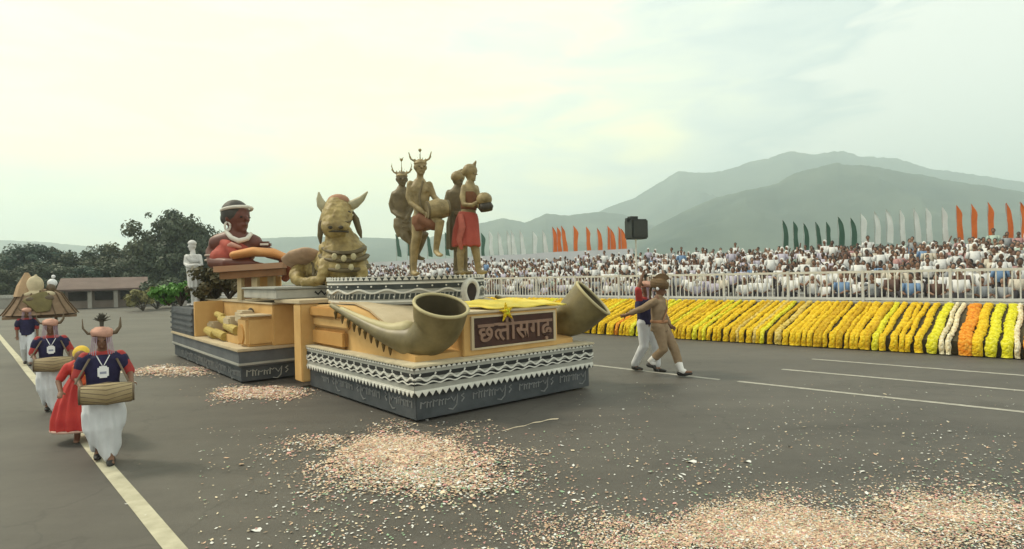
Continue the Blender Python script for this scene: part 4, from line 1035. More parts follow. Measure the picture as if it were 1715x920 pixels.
# ------------------------------------------------------------------ the bull
M_bull = mat('straw_bull_paint', (.165, .112, .034), .55, scale=4, col2=(.44, .33, .12), bump=.6, bscale=12)
M_bulld = mat('dark_bull_paint', (.075, .054, .022), .65, scale=3, col2=(.14, .105, .045), bump=.25, bscale=10)
M_bulld2 = mat('near_black_bull_paint', (.045, .033, .015), .6)
def bull():
    d = 13.2; Q = lambda px, py, dd=0: at(px, py, d + dd)
    base = Q(570, 478); base.z = 1.955
    o = empty('bull_statue', 'straw gold statue of a kneeling bull with wide horns on the float', 'statue', base)
    b = B()
    b.tube([Q(506, 462, 1.7), Q(528, 456, 1.2), Q(556, 446, .7), Q(572, 440, .25), Q(574, 432, 0)], [.24, .34, .44, .50, .42], n=20)
    b.tube([Q(576, 474, .0), Q(577, 448, -.05), Q(576, 420, -.02), Q(569, 396, -.02)], [.40, .52, .46, .33], n=20)
    b.ell(Q(594, 418, .15), (.26, .34, .22), None, 14); b.ell(Q(553, 418, .15), (.24, .34, .22), None, 14)
    b.tube([Q(566, 348, .05), Q(565, 358, -.08), Q(563, 370, -.26), Q(562, 382, -.40)], [(.29, .27), (.335, .31), (.32, .28), (.30, .22)], n=18)
    b.ell(Q(562, 381, -.42), (.325, .20, .175), None, 16); b.ell(Q(562, 391, -.34), (.25, .18, .10), None, 14)
    b.ell(Q(566, 345, .06), (.30, .27, .16), None, 14)
    for px in (548, 584): b.tube([Q(px, 352, -.20), Q(px + (562 - px) * .2, 364, -.34)], [(.07, .05), (.05, .04)], n=8)
    for px, py, s in ((546, 357, 1), (584, 357, 1)): b.ell(Q(px, py, -.20), (.085, .08, .06), None, 8)
    # kneeling forelegs
    b.tube([Q(548, 440, -.25), Q(542, 455, -.5), Q(536, 470, -.55)], [.17, .13, .11], n=12); b.tube([Q(536, 470, -.50), Q(520, 472, -.5), Q(512, 473, -.45)], [.11, .10, .11], n=12)
    b.tube([Q(600, 442, -.2), Q(606, 456, -.4), Q(604, 472, -.45)], [.17, .14, .11], n=12); b.tube([Q(604, 472, -.45), Q(592, 474, -.6), Q(584, 474, -.6)], [.11, .10, .11], n=12)
    b.tube([Q(508, 455, 1.0), Q(498, 464, .7), Q(500, 472, .5), Q(520, 473, .4)], [.26, .20, .12, .10], n=12)
    b.build('body', M_bull, o, world=True, voxel=.026, iters=2, fold=lambda c, n: c + n * (.030 * noise.noise(c * 5) + .020 * noise.noise(c * 12)))
    for px, py in ((553, 381), (571, 381)):
        b = B(); b.ell(Q(px, py, -.60), (.055, .03, .040), None, 10); b.build('nostril', M_bulld2, o, world=True, smooth=True)
    for px, py in ((546, 356), (584, 356)):
        b = B(); b.ell(Q(px, py, -.265), (.045, .03, .040), None, 10); b.build('eye', M_bulld2, o, world=True, smooth=True)
    b = B(); b.tube([Q(562 + 22 * math.sin(a), 389 - 1.5 * math.cos(a), -.33 - .26 * math.cos(a)) for a in [(q - 5) * .26 for q in range(11)]], .022, n=6); b.build('mouth_line', M_bulld2, o, world=True, smooth=True)
    for pts, lab in (([Q(545, 350, .05), Q(538, 342, .05), Q(535, 333, .03), Q(534, 323, .02)], 0), ([Q(583, 347, .05), Q(595, 341, .04), Q(606, 333, .03), Q(615, 322, .02)], 1)):
        b = B(); b.tube(pts, [.12, .105, .07, .02], n=12); b.build('horn', mat('pale_horn', (.40, .36, .22), .5, scale=4), o, world=True, smooth=True)
    for pts in (([Q(586, 352, .05), Q(596, 368, .0), Q(602, 388, -.03), Q(605, 398, -.03)]), ([Q(542, 356, .08), Q(538, 376, .0), Q(536, 396, -.02), Q(537, 408, -.02)])):
        b = B(); b.tube(pts, [(.05, .03), (.075, .04), (.06, .03), (.02, .02)], n=10); b.build('ear', M_bulld, o, world=True, smooth=True)
    b = B(); b.ell(Q(567, 338, .05), (.25, .20, .17), None, 16); b.build('forehead_cap', mat('dusty_red_cap', (.36, .19, .11), .75, scale=4), o, world=True, smooth=True)
    b = B()
    for py, w in ((352, .33), (360, .34)):
        b.tube([Q(565.5 + 25 * math.cos(a), py + 4 * math.sin(a), .0 - .34 * math.sin(a)) for a in [q * PI / 10 for q in range(11)]], .028, n=6)
    b.build('head_band', mat('pale_bull_band', (.44, .38, .21), .6), o, world=True, smooth=True)
    b = B(); b.tube([Q(562.5 + 25 * math.cos(a), 370 + 3 * math.sin(a), -.24 - .29 * math.sin(a)) for a in [q * PI / 10 for q in range(11)]], .022, n=6); b.build('muzzle_band', M_bulld, o, world=True, smooth=True)
    b = B()
    for k, (py, w) in enumerate(((414, 33), (428, 38), (445, 40))):
        b.tube([Q(576 + w * math.cos(a), py + (10 - k) * math.sin(a), -.02 - (.49 + .05 * k) * math.sin(a)) for a in [q * PI / 12 for q in range(13)]], [(.075, .045)] * 13, n=8)
    b.build('chest_strap', M_bulld, o, world=True, smooth=True)
    for px, py in ((560, 430), (576, 433), (592, 430), (566, 448), (588, 448)):
        b = B(); b.ell(Q(px, py, -.62), (.06, .05, .075), None, 10); b.build('bell', mat('pale_bull_band', (.44, .38, .21), .6), o, world=True, smooth=True)
    b = B(); b.tube([Q(548, 418, -.1), Q(540, 432, -.2), Q(536, 452, -.3), Q(530, 462, -.3)], [.05, .06, .05, .04], n=8); b.tube([Q(520, 428, 1.0), Q(528, 445, .5), Q(526, 462, .3)], [.06, .07, .05], n=8); b.build('rope', M_bulld, o, world=True, smooth=True)
    b = B(); b.tube([Q(492, 442, 1.1), Q(508, 434, .9), Q(528, 428, .6)], [(.36, .12), (.42, .16), (.40, .14)], n=14); b.build('back_cloth', mat('dusty_pink_cloth', (.38, .25, .16), .8, scale=3), o, world=True, voxel=.03)
bull()
# ------------------------------------------------------------------ big bust at its table
def bust():
    d = 15.2; Q = lambda px, py, dd=0: at(px, py, d + dd)
    base = Q(410, 503); base.z = 1.62
    o = empty('bust_statue', 'large brown bust with white headband in a red garment leaning over an orange table', 'statue', base)
    M_bs = mat('dark_brown_bust', (.125, .038, .022), .45, scale=3, var=.1); M_arm = mat('brown_arm_paint', (.40, .20, .10), .6, scale=3, col2=(.38, .23, .14))
    hd = Q(397, 366); fd = FY * .45 + RX * .9; b = B(); s = face(b, hd, fd, UP, .415)
    b.tube([Q(395, 385), Q(393, 404)], [.21, .24], n=14)
    b.tube([Q(366, 408, 0), Q(392, 402, 0), Q(424, 408, .1)], [.24, .30, .24], n=16); b.ell(Q(394, 424, 0), (.52, .34, .36))
    b.tube([Q(368, 410, .05), Q(357, 424, 0), Q(358, 440, -.2), Q(380, 441, -.55), Q(420, 441, -.6)], [.22, .19, .16, .13, .11], n=14)
    b.tube([Q(424, 410, .15), Q(452, 424, .3), Q(482, 434, .1)], [.20, .15, .11], n=14); hand(b, Q(420, 441, -.6), RX, -UP, 2.3, .3); hand(b, Q(480, 433, .1), RX, -UP, 2.3, .3)
    b.build('body', M_bs, o, world=True, voxel=.03, iters=3); eyes(o, hd, fd, UP, .43)
    b = B(); b.ell(hd + UP * .13 - Vector(fd) * .06, (.34, .36, .35), None, 18); b.ell(Q(378, 366, 0), (.13, .15, .17)); b.build('hair', mat('bust_hair', (.055, .050, .042), .6), o, world=True, voxel=.025)
    M_wh = mat('aged_white', (.66, .62, .54), .7, var=.08)
    f = Vector(fd).normalized(); sd = f.cross(UP)
    b = B(); b.tube([hd + UP * .22 + f * .37 * math.cos(a) + sd * .35 * math.sin(a) + UP * .05 * math.cos(a) for a in [q * PI / 12 for q in range(25)]], .04, n=8, round_=False); b.build('headband', M_wh, o, world=True, smooth=True)
    b = B(); b.tube([Q(376, 358, 0) , Q(373, 366, -.02), Q(376, 376, 0)], .022, n=6); b.build('hair_band', M_wh, o, world=True, smooth=True)
    b = B(); b.tube([Q(381 + 4.5 * math.cos(a), 379 + 7 * math.sin(a), -.22) for a in [q * PI / 8 for q in range(17)]], .028, n=6, round_=False); b.build('earring', M_wh, o, world=True, smooth=True)
    b = B(); b.tube([Q(379, 388, -.2), Q(387, 398, -.32), Q(400, 404, -.36), Q(414, 400, -.3), Q(420, 392, -.1)], [.05, .06, .07, .06, .05], n=8); b.build('necklace', M_wh, o, world=True, smooth=True)
    b = B(); b.ell(Q(392, 424, -.04), (.50, .38, .33)); b.ell(Q(380, 430, -.1), (.42, .36, .26)); b.tube([Q(372, 404, -.1), Q(384, 412, -.3), Q(392, 424, -.4)], [.12, .14, .12], n=10)
    b.build('red_garment', M_red, o, world=True, voxel=.03)
    b = B(); b.tube([Q(378, 414, -.35), Q(388, 410, -.42), Q(402, 414, -.40)], [.05, .07, .04], n=8); b.build('garment_edge', mat('pink_edge', (.50, .26, .20), .8), o, world=True, smooth=True)
    # armbands
    for px, py in ((358, 428), (358, 436)):
        b = B(); c = Q(px, py, -.08); b.tube([c + RX * .19 * math.cos(a) + Vector((0, .19 * math.sin(a), 0)) for a in [q * PI / 8 for q in range(17)]], .026, n=6, round_=False); b.build('armband', mat('arm_band', (.42, .34, .28), .7), o, world=True, smooth=True)
    # table: sloping orange top, brown apron, cream pillars
    M_or = mat('orange_table_paint', (.56, .23, .07), .7, scale=2, col2=(.68, .35, .13)); M_ap = mat('brown_apron', (.24, .115, .045), .7, scale=3)
    zt = Q(420, 444).z
    def tb(name, a0, a1, b0, b1, z0, z1, m, par=o, bev=.02):
        b = B(); b.box((a0, b0, z0), (a1, b1, z1))
        bmesh.ops.bevel(b.bm, geom=b.bm.edges[:], offset=bev, segments=2, affect='EDGES')
        b.bm.transform(Matrix.Translation(FO) @ Matrix.Rotation(FA, 4, 'Z')); return b.build(name, m, par, world=True)
    p0 = Q(372, 445, -.5); p1 = Q(484, 438, -.1)
    b = B(); b.tube([Q(392, 428, -.62), Q(424, 422, -.5), Q(458, 424, -.3), Q(484, 433, -.2)], [(.30, .10), (.34, .12), (.30, .12), (.20, .08)], n=14, side=(0, 1, 0)); b.build('orange_cloth', M_or, o, world=True, voxel=.025)
    b = B(); b.prism([(-.45, 0), (.35, 0), (.35, .14), (-.45, .14)], 0, 1, lambda p, t: p0.lerp(p1, t) + Vector((-.1 * 0, p[0], p[1] - .17))); b.build('table_top', M_arm, o, world=True)
    b = B(); b.prism([(-.35, 0), (.28, 0), (.28, .17), (-.35, .17)], 0.06, .98, lambda p, t: p0.lerp(p1, t) + Vector((0, p[0], p[1] - .345))); b.build('apron', M_ap, o, world=True)
    M_cr = mat('cream_pillar', (.55, .45, .27), .7, scale=3)
    for px, w, dd in ((403, 7, -.45), (428, 9, -.35), (455, 10, .05)):
        t = Q(px, 460, dd); b = B(); b.box((t.x - w * d / 2000, t.y - .09, 1.63), (t.x + w * d / 2000, t.y + .09, zt - .25)); b.build('pillar', M_cr, o, world=True)
    for px0, px1, m in ((406, 424, M_ap), (432, 470, M_yel)):
        t0, t1 = Q(px0, 470, .12), Q(px1, 470, .12); b = B(); b.box((t0.x, t0.y, 1.63), (t1.x, t0.y + .06, zt - .3)); b.build('pillar_panel', m, o, world=True)
    b = B(); c = Q(443, 408, .1); b.box((c.x - .16, c.y - .1, c.z - .12), (c.x + .16, c.y + .1, c.z + .05)); bmesh.ops.bevel(b.bm, geom=b.bm.edges[:], offset=.05, segments=2, affect='EDGES'); b.build('shoulder_knot', M_bs, o, world=True)
    b = B(); c = Q(443, 409, 0); b.box((c.x - .10, c.y - .03, c.z - .03), (c.x + .10, c.y, c.z + .02)); b.build('knot_band', M_wh, o, world=True)
    b = B(); b.tube([Q(478, 440, -.1), Q(486, 452, -.1), Q(478, 466, 0)], [.16, .13, .10], n=12); b.build('red_tassel', mat('tassel_brown', (.22, .06, .025), .8), o, world=True, smooth=True)
bust()
# ------------------------------------------------------------------ white standing statue
def white_statue():
    d = 16.6; Q = lambda px, py, dd=0: at(px, py, d + dd)
    base = Q(327, 500); base.z = 1.43
    o = empty('white_statue', 'slim white statue of a robed standing figure on the rear end of the float', 'statue', base)
    M_w = mat('chalk_white_statue', (.64, .63, .60), .7, scale=4, var=.08, bump=.15); M_g = mat('grey_white_statue', (.42, .42, .40), .75, scale=4, var=.1)
    hd = Q(322, 413); b = B(); face(b, hd, FY * .8 - RX * .5, UP, .13); b.tube([Q(323, 420), Q(323, 428)], [.065, .075], n=10)
    for px in (324, 331): b.tube([Q(px, 470), Q(px, 494), base + Vector(((px - 327) * .0166, 0, .05))], [.09, .075, .055], n=8); foot(b, base + Vector(((px - 327) * .0166, 0, .06)), base + Vector(((px - 330) * .0166, -.2, .04)), .05)
    b.tube([Q(313, 430), Q(311, 442, -.05), Q(315, 446, -.2), Q(326, 444, -.24)], [.07, .06, .055, .04], n=10); hand(b, Q(325, 444, -.24), RX, FY, 1.1, .6)
    b.tube([Q(334, 430), Q(337, 444, -.05), Q(326, 448, -.22)], [.07, .06, .045], n=10); hand(b, Q(327, 447, -.22), -RX, FY, 1.1, .6)
    b.build('body', M_w, o, world=True, voxel=.015, iters=3)
    b = B(); b.tube([Q(323, 427), Q(324, 440), Q(326, 460), Q(328, 482)], [(.19, .13), (.20, .15), (.19, .16), (.20, .17)], n=18, round_=False, side=RX); b.build('robe', M_w, o, world=True, voxel=.02, fold=lambda c, n: c + n * .012 * math.sin(c.x * 60))
    b = B(); b.tube([Q(314, 430, -.1), Q(322, 436, -.16), Q(332, 438, -.16)], [(.06, .03), (.09, .03), (.05, .03)], n=8); b.build('shawl', M_g, o, world=True, smooth=True)
    b = B(); b.ell(hd + UP * .09, (.115, .115, .08)); b.ell(hd + UP * .13, (.08, .08, .05)); b.build('cap', M_w, o, world=True, smooth=True)
white_statue()
M_grn = leaf_mat('bright_green_foliage', (.055, .17, .022), (.13, .30, .05)); M_grn2 = leaf_mat('dark_olive_leaves', (.06, .055, .018), (.11, .085, .03))
def planter_bush(px, py, d, r, h, m, label, seed, z=1.43, leaf=.07, per=100, n=12):
    p = at(px, py, d); p.z = z; return bush('leafy_plant', label, p, r, h, m, n, per, leaf, seed, 'plant')
planter_bush(283, 505, 17.6, .42, .62, M_grn, 'bright green leafy plant at the outer corner of the rear planter', 3)
planter_bush(303, 505, 17.0, .38, .70, M_grn, 'bright green leafy plant just left of the white statue', 4)
planter_bush(342, 503, 16.9, .40, .60, M_grn2, 'dark olive shrub behind the white statue', 6)
planter_bush(362, 503, 16.4, .55, 1.0, M_grn2, 'dark olive brown shrub between the white statue and the bust', 5, z=1.62)
planter_bush(384, 503, 16.2, .50, .9, M_grn2, 'dark olive shrub tucked under the elbow of the bust', 8, z=1.62)

# ================================================================== PEOPLE ON THE ROAD
M_navy = mat('navy_vest', (.018, .014, .055), .8, scale=8, var=.2); M_redc = mat('red_sleeve', (.40, .045, .040), .8, scale=6); M_dh = mat('white_dhoti', (.64, .65, .66), .85, scale=4, var=.05)
M_card = mat('white_card', (.80, .80, .80), .6, var=.02); M_pink = mat('peach_turban', (.55, .30, .22), .85, scale=8); M_hornp = mat('brown_horn', (.14, .10, .06), .5, scale=5)
M_bead = mat('mauve_beads', (.36, .26, .32), .6); M_hide = mat('tan_drum_hide', (.30, .22, .11), .65, scale=5, col2=(.40, .31, .17), bump=.2); M_shoe = mat('dark_shoe', (.025, .022, .02), .6)
M_feather = mat('dark_feather', (.07, .065, .05), .9, scale=12)
SKN = M_skin[0]; SKD = M_skin[1]
def F(root, parts): pass
def dancer(pos, h, heading, label, group, drum=True, turban_h=1.0, card=True, lower='dhoti', stride=.16, seed=0, arms='drum', tuft=True, fx=1):
    """figure faces local -Y; built 1.75 tall then scaled"""
    o = empty('person', label, 'person', pos, heading, group, h / 1.75); V = Vector
    hd = V((0, -.05, 1.60)); b = B()
    b.tube([(0, 0, .90), (0, .01, 1.05), (0, 0, 1.22), (0, 0, 1.36), (0, 0, 1.43)], [(.16, .11), (.145, .10), (.17, .11), (.185, .10), (.09, .07)], n=14, side=(1, 0, 0))
    b.tube([(0, 0, 1.42), (0, -.03, 1.54)], [.06, .055], n=10); face(b, hd, (0, -1, -.05), (0, 0, 1), .118)
    fl = V((.07, -stride, .08)); bl = V((-.08, stride, .10))
    b.tube([(.09, 0, .92), (.085, -stride * .9, .52), tuple(fl)], [.095, .066, .042], n=10); foot(b, fl, fl + V((.01, -.17, -.045)), .042)
    b.tube([(-.09, 0, .92), (-.085, -.02, .50), tuple(bl)], [.095, .066, .042], n=10); foot(b, bl, bl + V((-.01, -.15, -.06)), .042)
    if arms == 'drum':
        A = [((.19, 0, 1.38), (.30, -.02, 1.15), (.31, -.24, 1.05)), ((-.19, 0, 1.38), (-.28, -.02, 1.13), (-.22, -.24, 1.03))]
    elif arms == 'raised':
        A = [((.19, 0, 1.38), (.27, -.05, 1.14), (.20, -.26, 1.06)), ((-.19, 0, 1.38), (-.30, -.04, 1.62), (-.22, -.10, 1.88))]
    else:
        A = [((.19, 0, 1.38), (.24, .02, 1.12), (.25, -.10, .90)), ((-.19, 0, 1.38), (-.25, .04, 1.12), (-.24, -.06, .90))]
    for a in A:
        b.tube(a, [.052, .043, .031], n=10); w = V(a[2]); hand(b, w, w - V(a[1]), V((0, 0, -1)) if arms == 'drum' else V((0, -1, 0)), 1.0, .7)
    b.build('body', SKN, o, voxel=.012, iters=3); eyes(o, hd, (0, -1, -.05), (0, 0, 1), .118, world=False)
    b = B()
    for a in A: b.tube([a[0], V(a[0]).lerp(V(a[1]), .95)], [.074, .066], n=10)
    b.tube([(0, 0, .96), (0, .0, 1.2), (0, 0, 1.38)], [(.172, .122), (.178, .12), (.16, .10)], n=14, side=(1, 0, 0)); b.build('shirt', M_redc, o, voxel=.016)
    b = B(); b.tube([(0, 0, .92), (0, 0, 1.06), (0, -.005, 1.24), (0, 0, 1.36), (0, 0, 1.41)], [(.195, .145), (.182, .135), (.20, .14), (.215, .125), (.13, .095)], n=18, side=(1, 0, 0), round_=False); [b.tube([V((sx * .16, 0, 1.36)), V((sx * .205, -.005, 1.34)), V((sx * .24, -.01, 1.25))], [.085, .086, .076], n=12) for sx in (-1, 1)]; b.build('vest', M_navy, o, voxel=.015, fold=lambda c, n: c + n * .006 * noise.noise(c * 14))
    if card:
        b = B(); b.box((-.06, -.185, 1.12), (.06, -.178, 1.27), Matrix.Translation((.01, 0, 0))); bmesh.ops.bevel(b.bm, geom=[e for e in b.bm.edges if abs(e.verts[0].co.y - e.verts[1].co.y) > .003], offset=.02, segments=3, affect='EDGES'); cdo = b.build('name_card', M_card, o)
        b = B(); b.tube([(-.06, -.11, 1.40), (-.02, -.165, 1.32), (.01, -.184, 1.26), (.04, -.165, 1.32), (.08, -.11, 1.40)], .006, n=5); b.build('lanyard', M_card, o)
        b = B(); b.box((-.025, -.188, 1.17), (.045, -.1855, 1.20)); b.build('card_print', mat('card_grey', (.30, .32, .40), .6), cdo)
    if lower == 'dhoti':
        b = B(); b.tube([(0, 0, .98), (0, -.01, .86), (.0, -.05, .66), (.01, -.07, .46), (.03, -.08, .27), (.05, -.11, .13)], [(.175, .13), (.215, .17), (.245, .20), (.225, .19), (.165, .15), (.105, .11)], n=22, side=(1, 0, 0))
        b.tube([(-.10, 0, .84), (-.10, .04, .5), tuple(bl + V((0, 0, .08)))], [.15, .13, .085], n=12)
        b.build('dhoti', M_dh, o, voxel=.016, fold=lambda c, n: c + n * (.012 * math.sin(c.x * 38 + c.z * 9) + .006 * math.sin(c.x * 80)) * min(1, max(0, (.95 - c.z) * 3)))
    else:
        b = B()
        for sx, f, ky in ((.088, fl, -stride * .9), (-.088, bl, -.02)): b.tube([(sx, 0, .96), (sx, ky, .51), (f.x, f.y, .14)], [(.125, .11), (.095, .095), (.07, .075)], n=14)
        b.build('trousers', M_dh, o, voxel=.014, fold=lambda c, n: c + n * .008 * noise.noise(Vector((c.x * 18, c.y * 18, c.z * 9))))
    b = B()
    b.bm.free()
    for f, dy in ((fl, -.17), (bl, -.15)): b = B(); b.tube([f + V((0, .03, -.035)), f + V((0, -.06, -.045)), f + V((0, dy, -.05))], [(.05, .045), (.052, .04), (.042, .026)], n=10, side=(1, 0, 0)); b.build('shoe', M_shoe, o, smooth=True)
    # turban, horns, tuft, bead strings
    b = B()
    for k, (z, r) in enumerate(((1.665, .100), (1.69, .106), (1.712, .098), (1.735, .072))):
        b.tube([(r * math.cos(a), -.045 + r * 1.05 * math.sin(a), z + .012 * math.sin(a * 2 + k)) for a in [q * PI / 10 for q in range(21)]], .024, n=7, round_=False)
    b.ell((0, -.04, 1.715), (.09, .095, .06)); b.build('turban', M_pink, o, voxel=.012)
    for k in (-1, 1):
        rr = [.034, .030, .020, .006] if k == fx else [.022, .018, .012, .004]
        b = B(); b.tube([(k * .085, -.04, 1.69), (k * .15, -.05, 1.69), (k * .20, -.05, 1.76), (k * .205, -.05, 1.88)], rr, n=9); b.build('horn', M_hornp, o, smooth=True)
    if tuft:
        b = B(); r2 = random.Random(seed)
        for i in range(60):
            a = r2.random() * 6.28; e = r2.uniform(.2, 1.4); p = V((math.cos(a) * math.cos(e), math.sin(a) * math.cos(e), math.sin(e)))
            b.tube([V((0, -.03, 1.84)), V((0, -.03, 1.84)) + p * r2.uniform(.06, .12)], [.012, .003], n=4)
        b.tube([(0, -.03, 1.72), (0, -.03, 1.86)], [.02, .025], n=6); b.build('feather_tuft', M_feather, o)
    b = B()
    for x in (-.10, -.085, -.07, -.052, .052, .07, .085, .10):
        b.tube([(x, -.155 + abs(x) * .5, 1.645), (x * 1.1, -.168 + abs(x) * .4, 1.56), (x * 1.3, -.172 + abs(x) * .3, 1.40 + abs(x) * .3)], .0058, n=5)
    b.build('bead_veil', M_bead, o)['kind'] = 'stuff'
    if drum:
        b = B(); b.tube([(-.23, -.31, .94), (-.21, -.31, .94), (.05, -.32, .935), (.31, -.31, .93), (.33, -.31, .93)], [.105, .115, .140, .122, .112], n=22, round_=False); dm = b.build('drum', M_hide, o, smooth=True)
        for xx, sx, z in ((-.23, -1, .94), (.33, 1, .93)):
            b = B(); b.tube([(xx - sx * .005, -.31, z), (xx + sx * .015, -.31, z)], .118, n=22, round_=False); b.build('drum_head', M_hornp, dm)
        b = B()
        for i in range(14):
            a = i * PI / 7; a2 = a + PI / 7
            b.tube([(-.215, -.31 + .118 * math.cos(a), .94 + .118 * math.sin(a)), (.05, -.32 + .143 * math.cos(a2), .935 + .143 * math.sin(a2)), (.315, -.31 + .124 * math.cos(a), .93 + .124 * math.sin(a))], .004, n=4)
        b.build('cord', M_hornp, dm)['kind'] = 'stuff'
        b = B(); b.tube([(-.28, -.24, 1.08), (-.14, -.10, 1.36), (.02, .06, 1.42), (.16, -.10, 1.34), (.28, -.24, 1.06)], [(.013, .006)] * 5, n=6); b.build('strap', M_hornp, dm)
    return o
p1 = G(176, 773); dancer(p1, 1.58, math.radians(32), 'nearest drummer in navy vest, white dhoti and horned turban on the left line', None, seed=1)
p2 = G(88, 690); dancer(p2, 1.53, math.radians(34), 'second drummer in navy vest and horned turban, behind the nearest one', None, seed=2, fx=1, tuft=False)
p3 = G(47, 611); o3 = dancer(p3, 1.50, math.radians(36), 'farthest dancer in navy vest and white leggings under the brown canopy', None, drum=False, card=False, lower='trousers', stride=.25, seed=3, arms='down', tuft=False)
# woman in red bending between the two drummers
def red_woman():
    pos = G(143, 737); o = empty('person', 'stooping dancer in a full red dress and yellow headscarf between the two drummers', 'person', pos, math.radians(30), None, .88); V = Vector
    hd = V((0, -.30, 1.30)); b = B()
    b.tube([(0, .05, .85), (0, -.02, 1.0), (0, -.15, 1.15), (0, -.22, 1.2)], [(.16, .12), (.15, .11), (.18, .11), (.10, .08)], n=14, side=(1, 0, 0)); b.tube([(0, -.2, 1.18), hd], [.06, .055]); face(b, hd, (0, -1, -.5), (0, 0, 1), .118)
    for sx in (1, -1):
        b.tube([(sx * .18, -.13, 1.15), (sx * .29, -.2, .95), (sx * .24, -.38, .82)], [.05, .042, .03], n=10); hand(b, (sx * .24, -.38, .82), (0, -1, -.3), (0, 0, -1), 1, .5)
        b.tube([(sx * .09, .05, .85), (sx * .09, -.02, .45), (sx * .09, .02 + sx * .1, .08)], [.095, .065, .042]); foot(b, (sx * .09, .02 + sx * .1, .09), (sx * .09, -.14 + sx * .1, .035), .042)
    b.build('body', SKN, o, voxel=.013); eyes(o, hd, (0, -1, -.5), (0, 0, 1), .118, world=False)
    b = B(); b.tube([(0, .03, 1.0), (0, .05, .85), (0, .05, .6), (0, .04, .36), (0, .04, .20)], [(.17, .13), (.26, .22), (.36, .30), (.42, .36), (.43, .37)], n=24, side=(1, 0, 0), round_=False)
    M_rs = mat('crimson_dress', (.42, .022, .024), .75, scale=4, col2=(.55, .05, .035)); b.build('skirt', M_rs, o, voxel=.018, fold=lambda c, n: c + n * .022 * math.sin(math.atan2(c.y - .04, c.x) * 15 + c.z * 3) * min(1, max(0, (1 - c.z) * 1.6)))
    b = B(); b.tube([(0, .02, .92), (0, -.02, 1.02), (0, -.16, 1.17), (0, -.2, 1.21)], [(.18, .14), (.175, .135), (.205, .13), (.13, .1)], n=16, side=(1, 0, 0), round_=False)
    for sx in (1, -1): b.tube([(sx * .18, -.13, 1.15), (sx * .27, -.18, .99)], [.07, .06])
    b.build('blouse', M_rs, o, voxel=.016)
    b = B(); b.ell(hd + V((0, .055, .06)), (.112, .115, .115)); b.tube([hd + V((.05, .06, -.02)), hd + V((.10, -.04, -.18)), (.12, -.32, .96), (.10, -.36, .84)], [(.09, .05), (.10, .05), (.09, .04), (.06, .03)], n=10); b.build('headscarf', mat('marigold_scarf', (.70, .42, .03), .8, scale=9, col2=(.80, .60, .10)), o, voxel=.015)
    b = B(); b.tube([hd + V((-.02, -.10, -.12)), (-.03, -.33, 1.06), (.02, -.38, .92)], [(.08, .04), (.09, .04), (.06, .03)], n=10); b.build('sash', mat('orange_red_sash', (.60, .10, .03), .8), o, smooth=True)
    b = B(); b.tube([(.43 * math.cos(a), .04 + .37 * math.sin(a), .20) for a in [q * PI / 12 for q in range(25)]], .020, n=6, round_=False); b.build('hem', mat('pale_pink_hem', (.52, .33, .26), .8), o, smooth=True)
red_woman()
# brown conical canopy carried over the farthest dancer
def canopy():
    d = 16.6; Q = lambda px, py, dd=0: at(px, py, d + dd); c = Q(68, 526); 
    base = Vector((c.x, c.y, 0)); z0 = c.z
    o = empty('palanquin', 'brown canopied palanquin topped with cream figures at the far left above the dancers', 'palanquin', base, math.radians(38))
    M_can = mat('brown_canopy_cloth', (.17, .105, .06), .85, scale=3, col2=(.27, .18, .11)); M_cr2 = mat('cream_ornament', (.60, .50, .32), .75, scale=5)
    b = B(); prof = [(.84, 0), (.80, .05), (.62, .32), (.50, .55), (.34, .66), (.05, .70)]
    b.lathe([(r, z0 + z) for r, z in prof], 16); b.build('canopy', M_can, o)
    b = B()
    for i in range(16):
        a = 2 * PI * i / 16; b.tube([(r * 1.02 * math.cos(a), r * 1.02 * math.sin(a), z0 + z) for r, z in prof[:5]], .018, n=5)
    b.build('canopy_rib', mat('dark_rib', (.12, .075, .04), .8), o)['kind'] = 'stuff'
    b = B(); b.lathe([(.30, z0 + .5), (.22, z0 + .8), (.04, z0 + 1.15)], 8, Matrix.Translation((-.28, -.1, 0))); b.build('side_spire', mat('tan_spire', (.42, .28, .16), .8, scale=3), o)
    b = B(); b.ell((-.10, -.28, z0 + .80), (.20, .14, .26)); b.ell((-.10, -.36, z0 + .55), (.26, .1, .09)); b.ell((.18, -.36, z0 + .55), (.16, .1, .09)); b.tube([(-.10, -.28, z0 + .9), (-.08, -.28, z0 + 1.08)], [.12, .03]); b.build('cream_figure', M_cr2, o, voxel=.02)
    b = B(); b.ell((.27, -.2, z0 + .85), (.12, .11, .12)); b.ell((.30, -.2, z0 + 1.03), (.05, .05, .05)); b.build('white_knob', M_card, o, smooth=True)
    b = B(); b.ell((.24, -.26, z0 + .72), (.11, .09, .12)); b.ell((-.22, -.62, z0 + .42), (.09, .04, .07)); b.ell((.20, -.60, z0 + .44), (.11, .04, .08)); b.build('dark_face', M_hornp, o, smooth=True)
    b = B(); b.tube([(-.12, -.52, z0 + .50), (.02, -.66, z0 + .30), (.06, -.78, z0 + .1)], [(.30, .06), (.26, .05), (.16, .03)], n=12, side=(1, 0, 0)); b.build('olive_drape', mat('olive_drape_cloth', (.16, .13, .05), .85), o, smooth=True)
    b = B(); b.box((-.8, -.5, z0 - .10), (.8, .5, z0 - .03)); b.build('platform', M_can, o)
    for sx in (-.34, .34):
        for sy in (-.1, .42):
            b = B(); b.tube([(sx, sy, .02), (sx, sy, z0 - .08)], .035, n=8, round_=False); b.build('leg', M_hornp, o)
canopy()
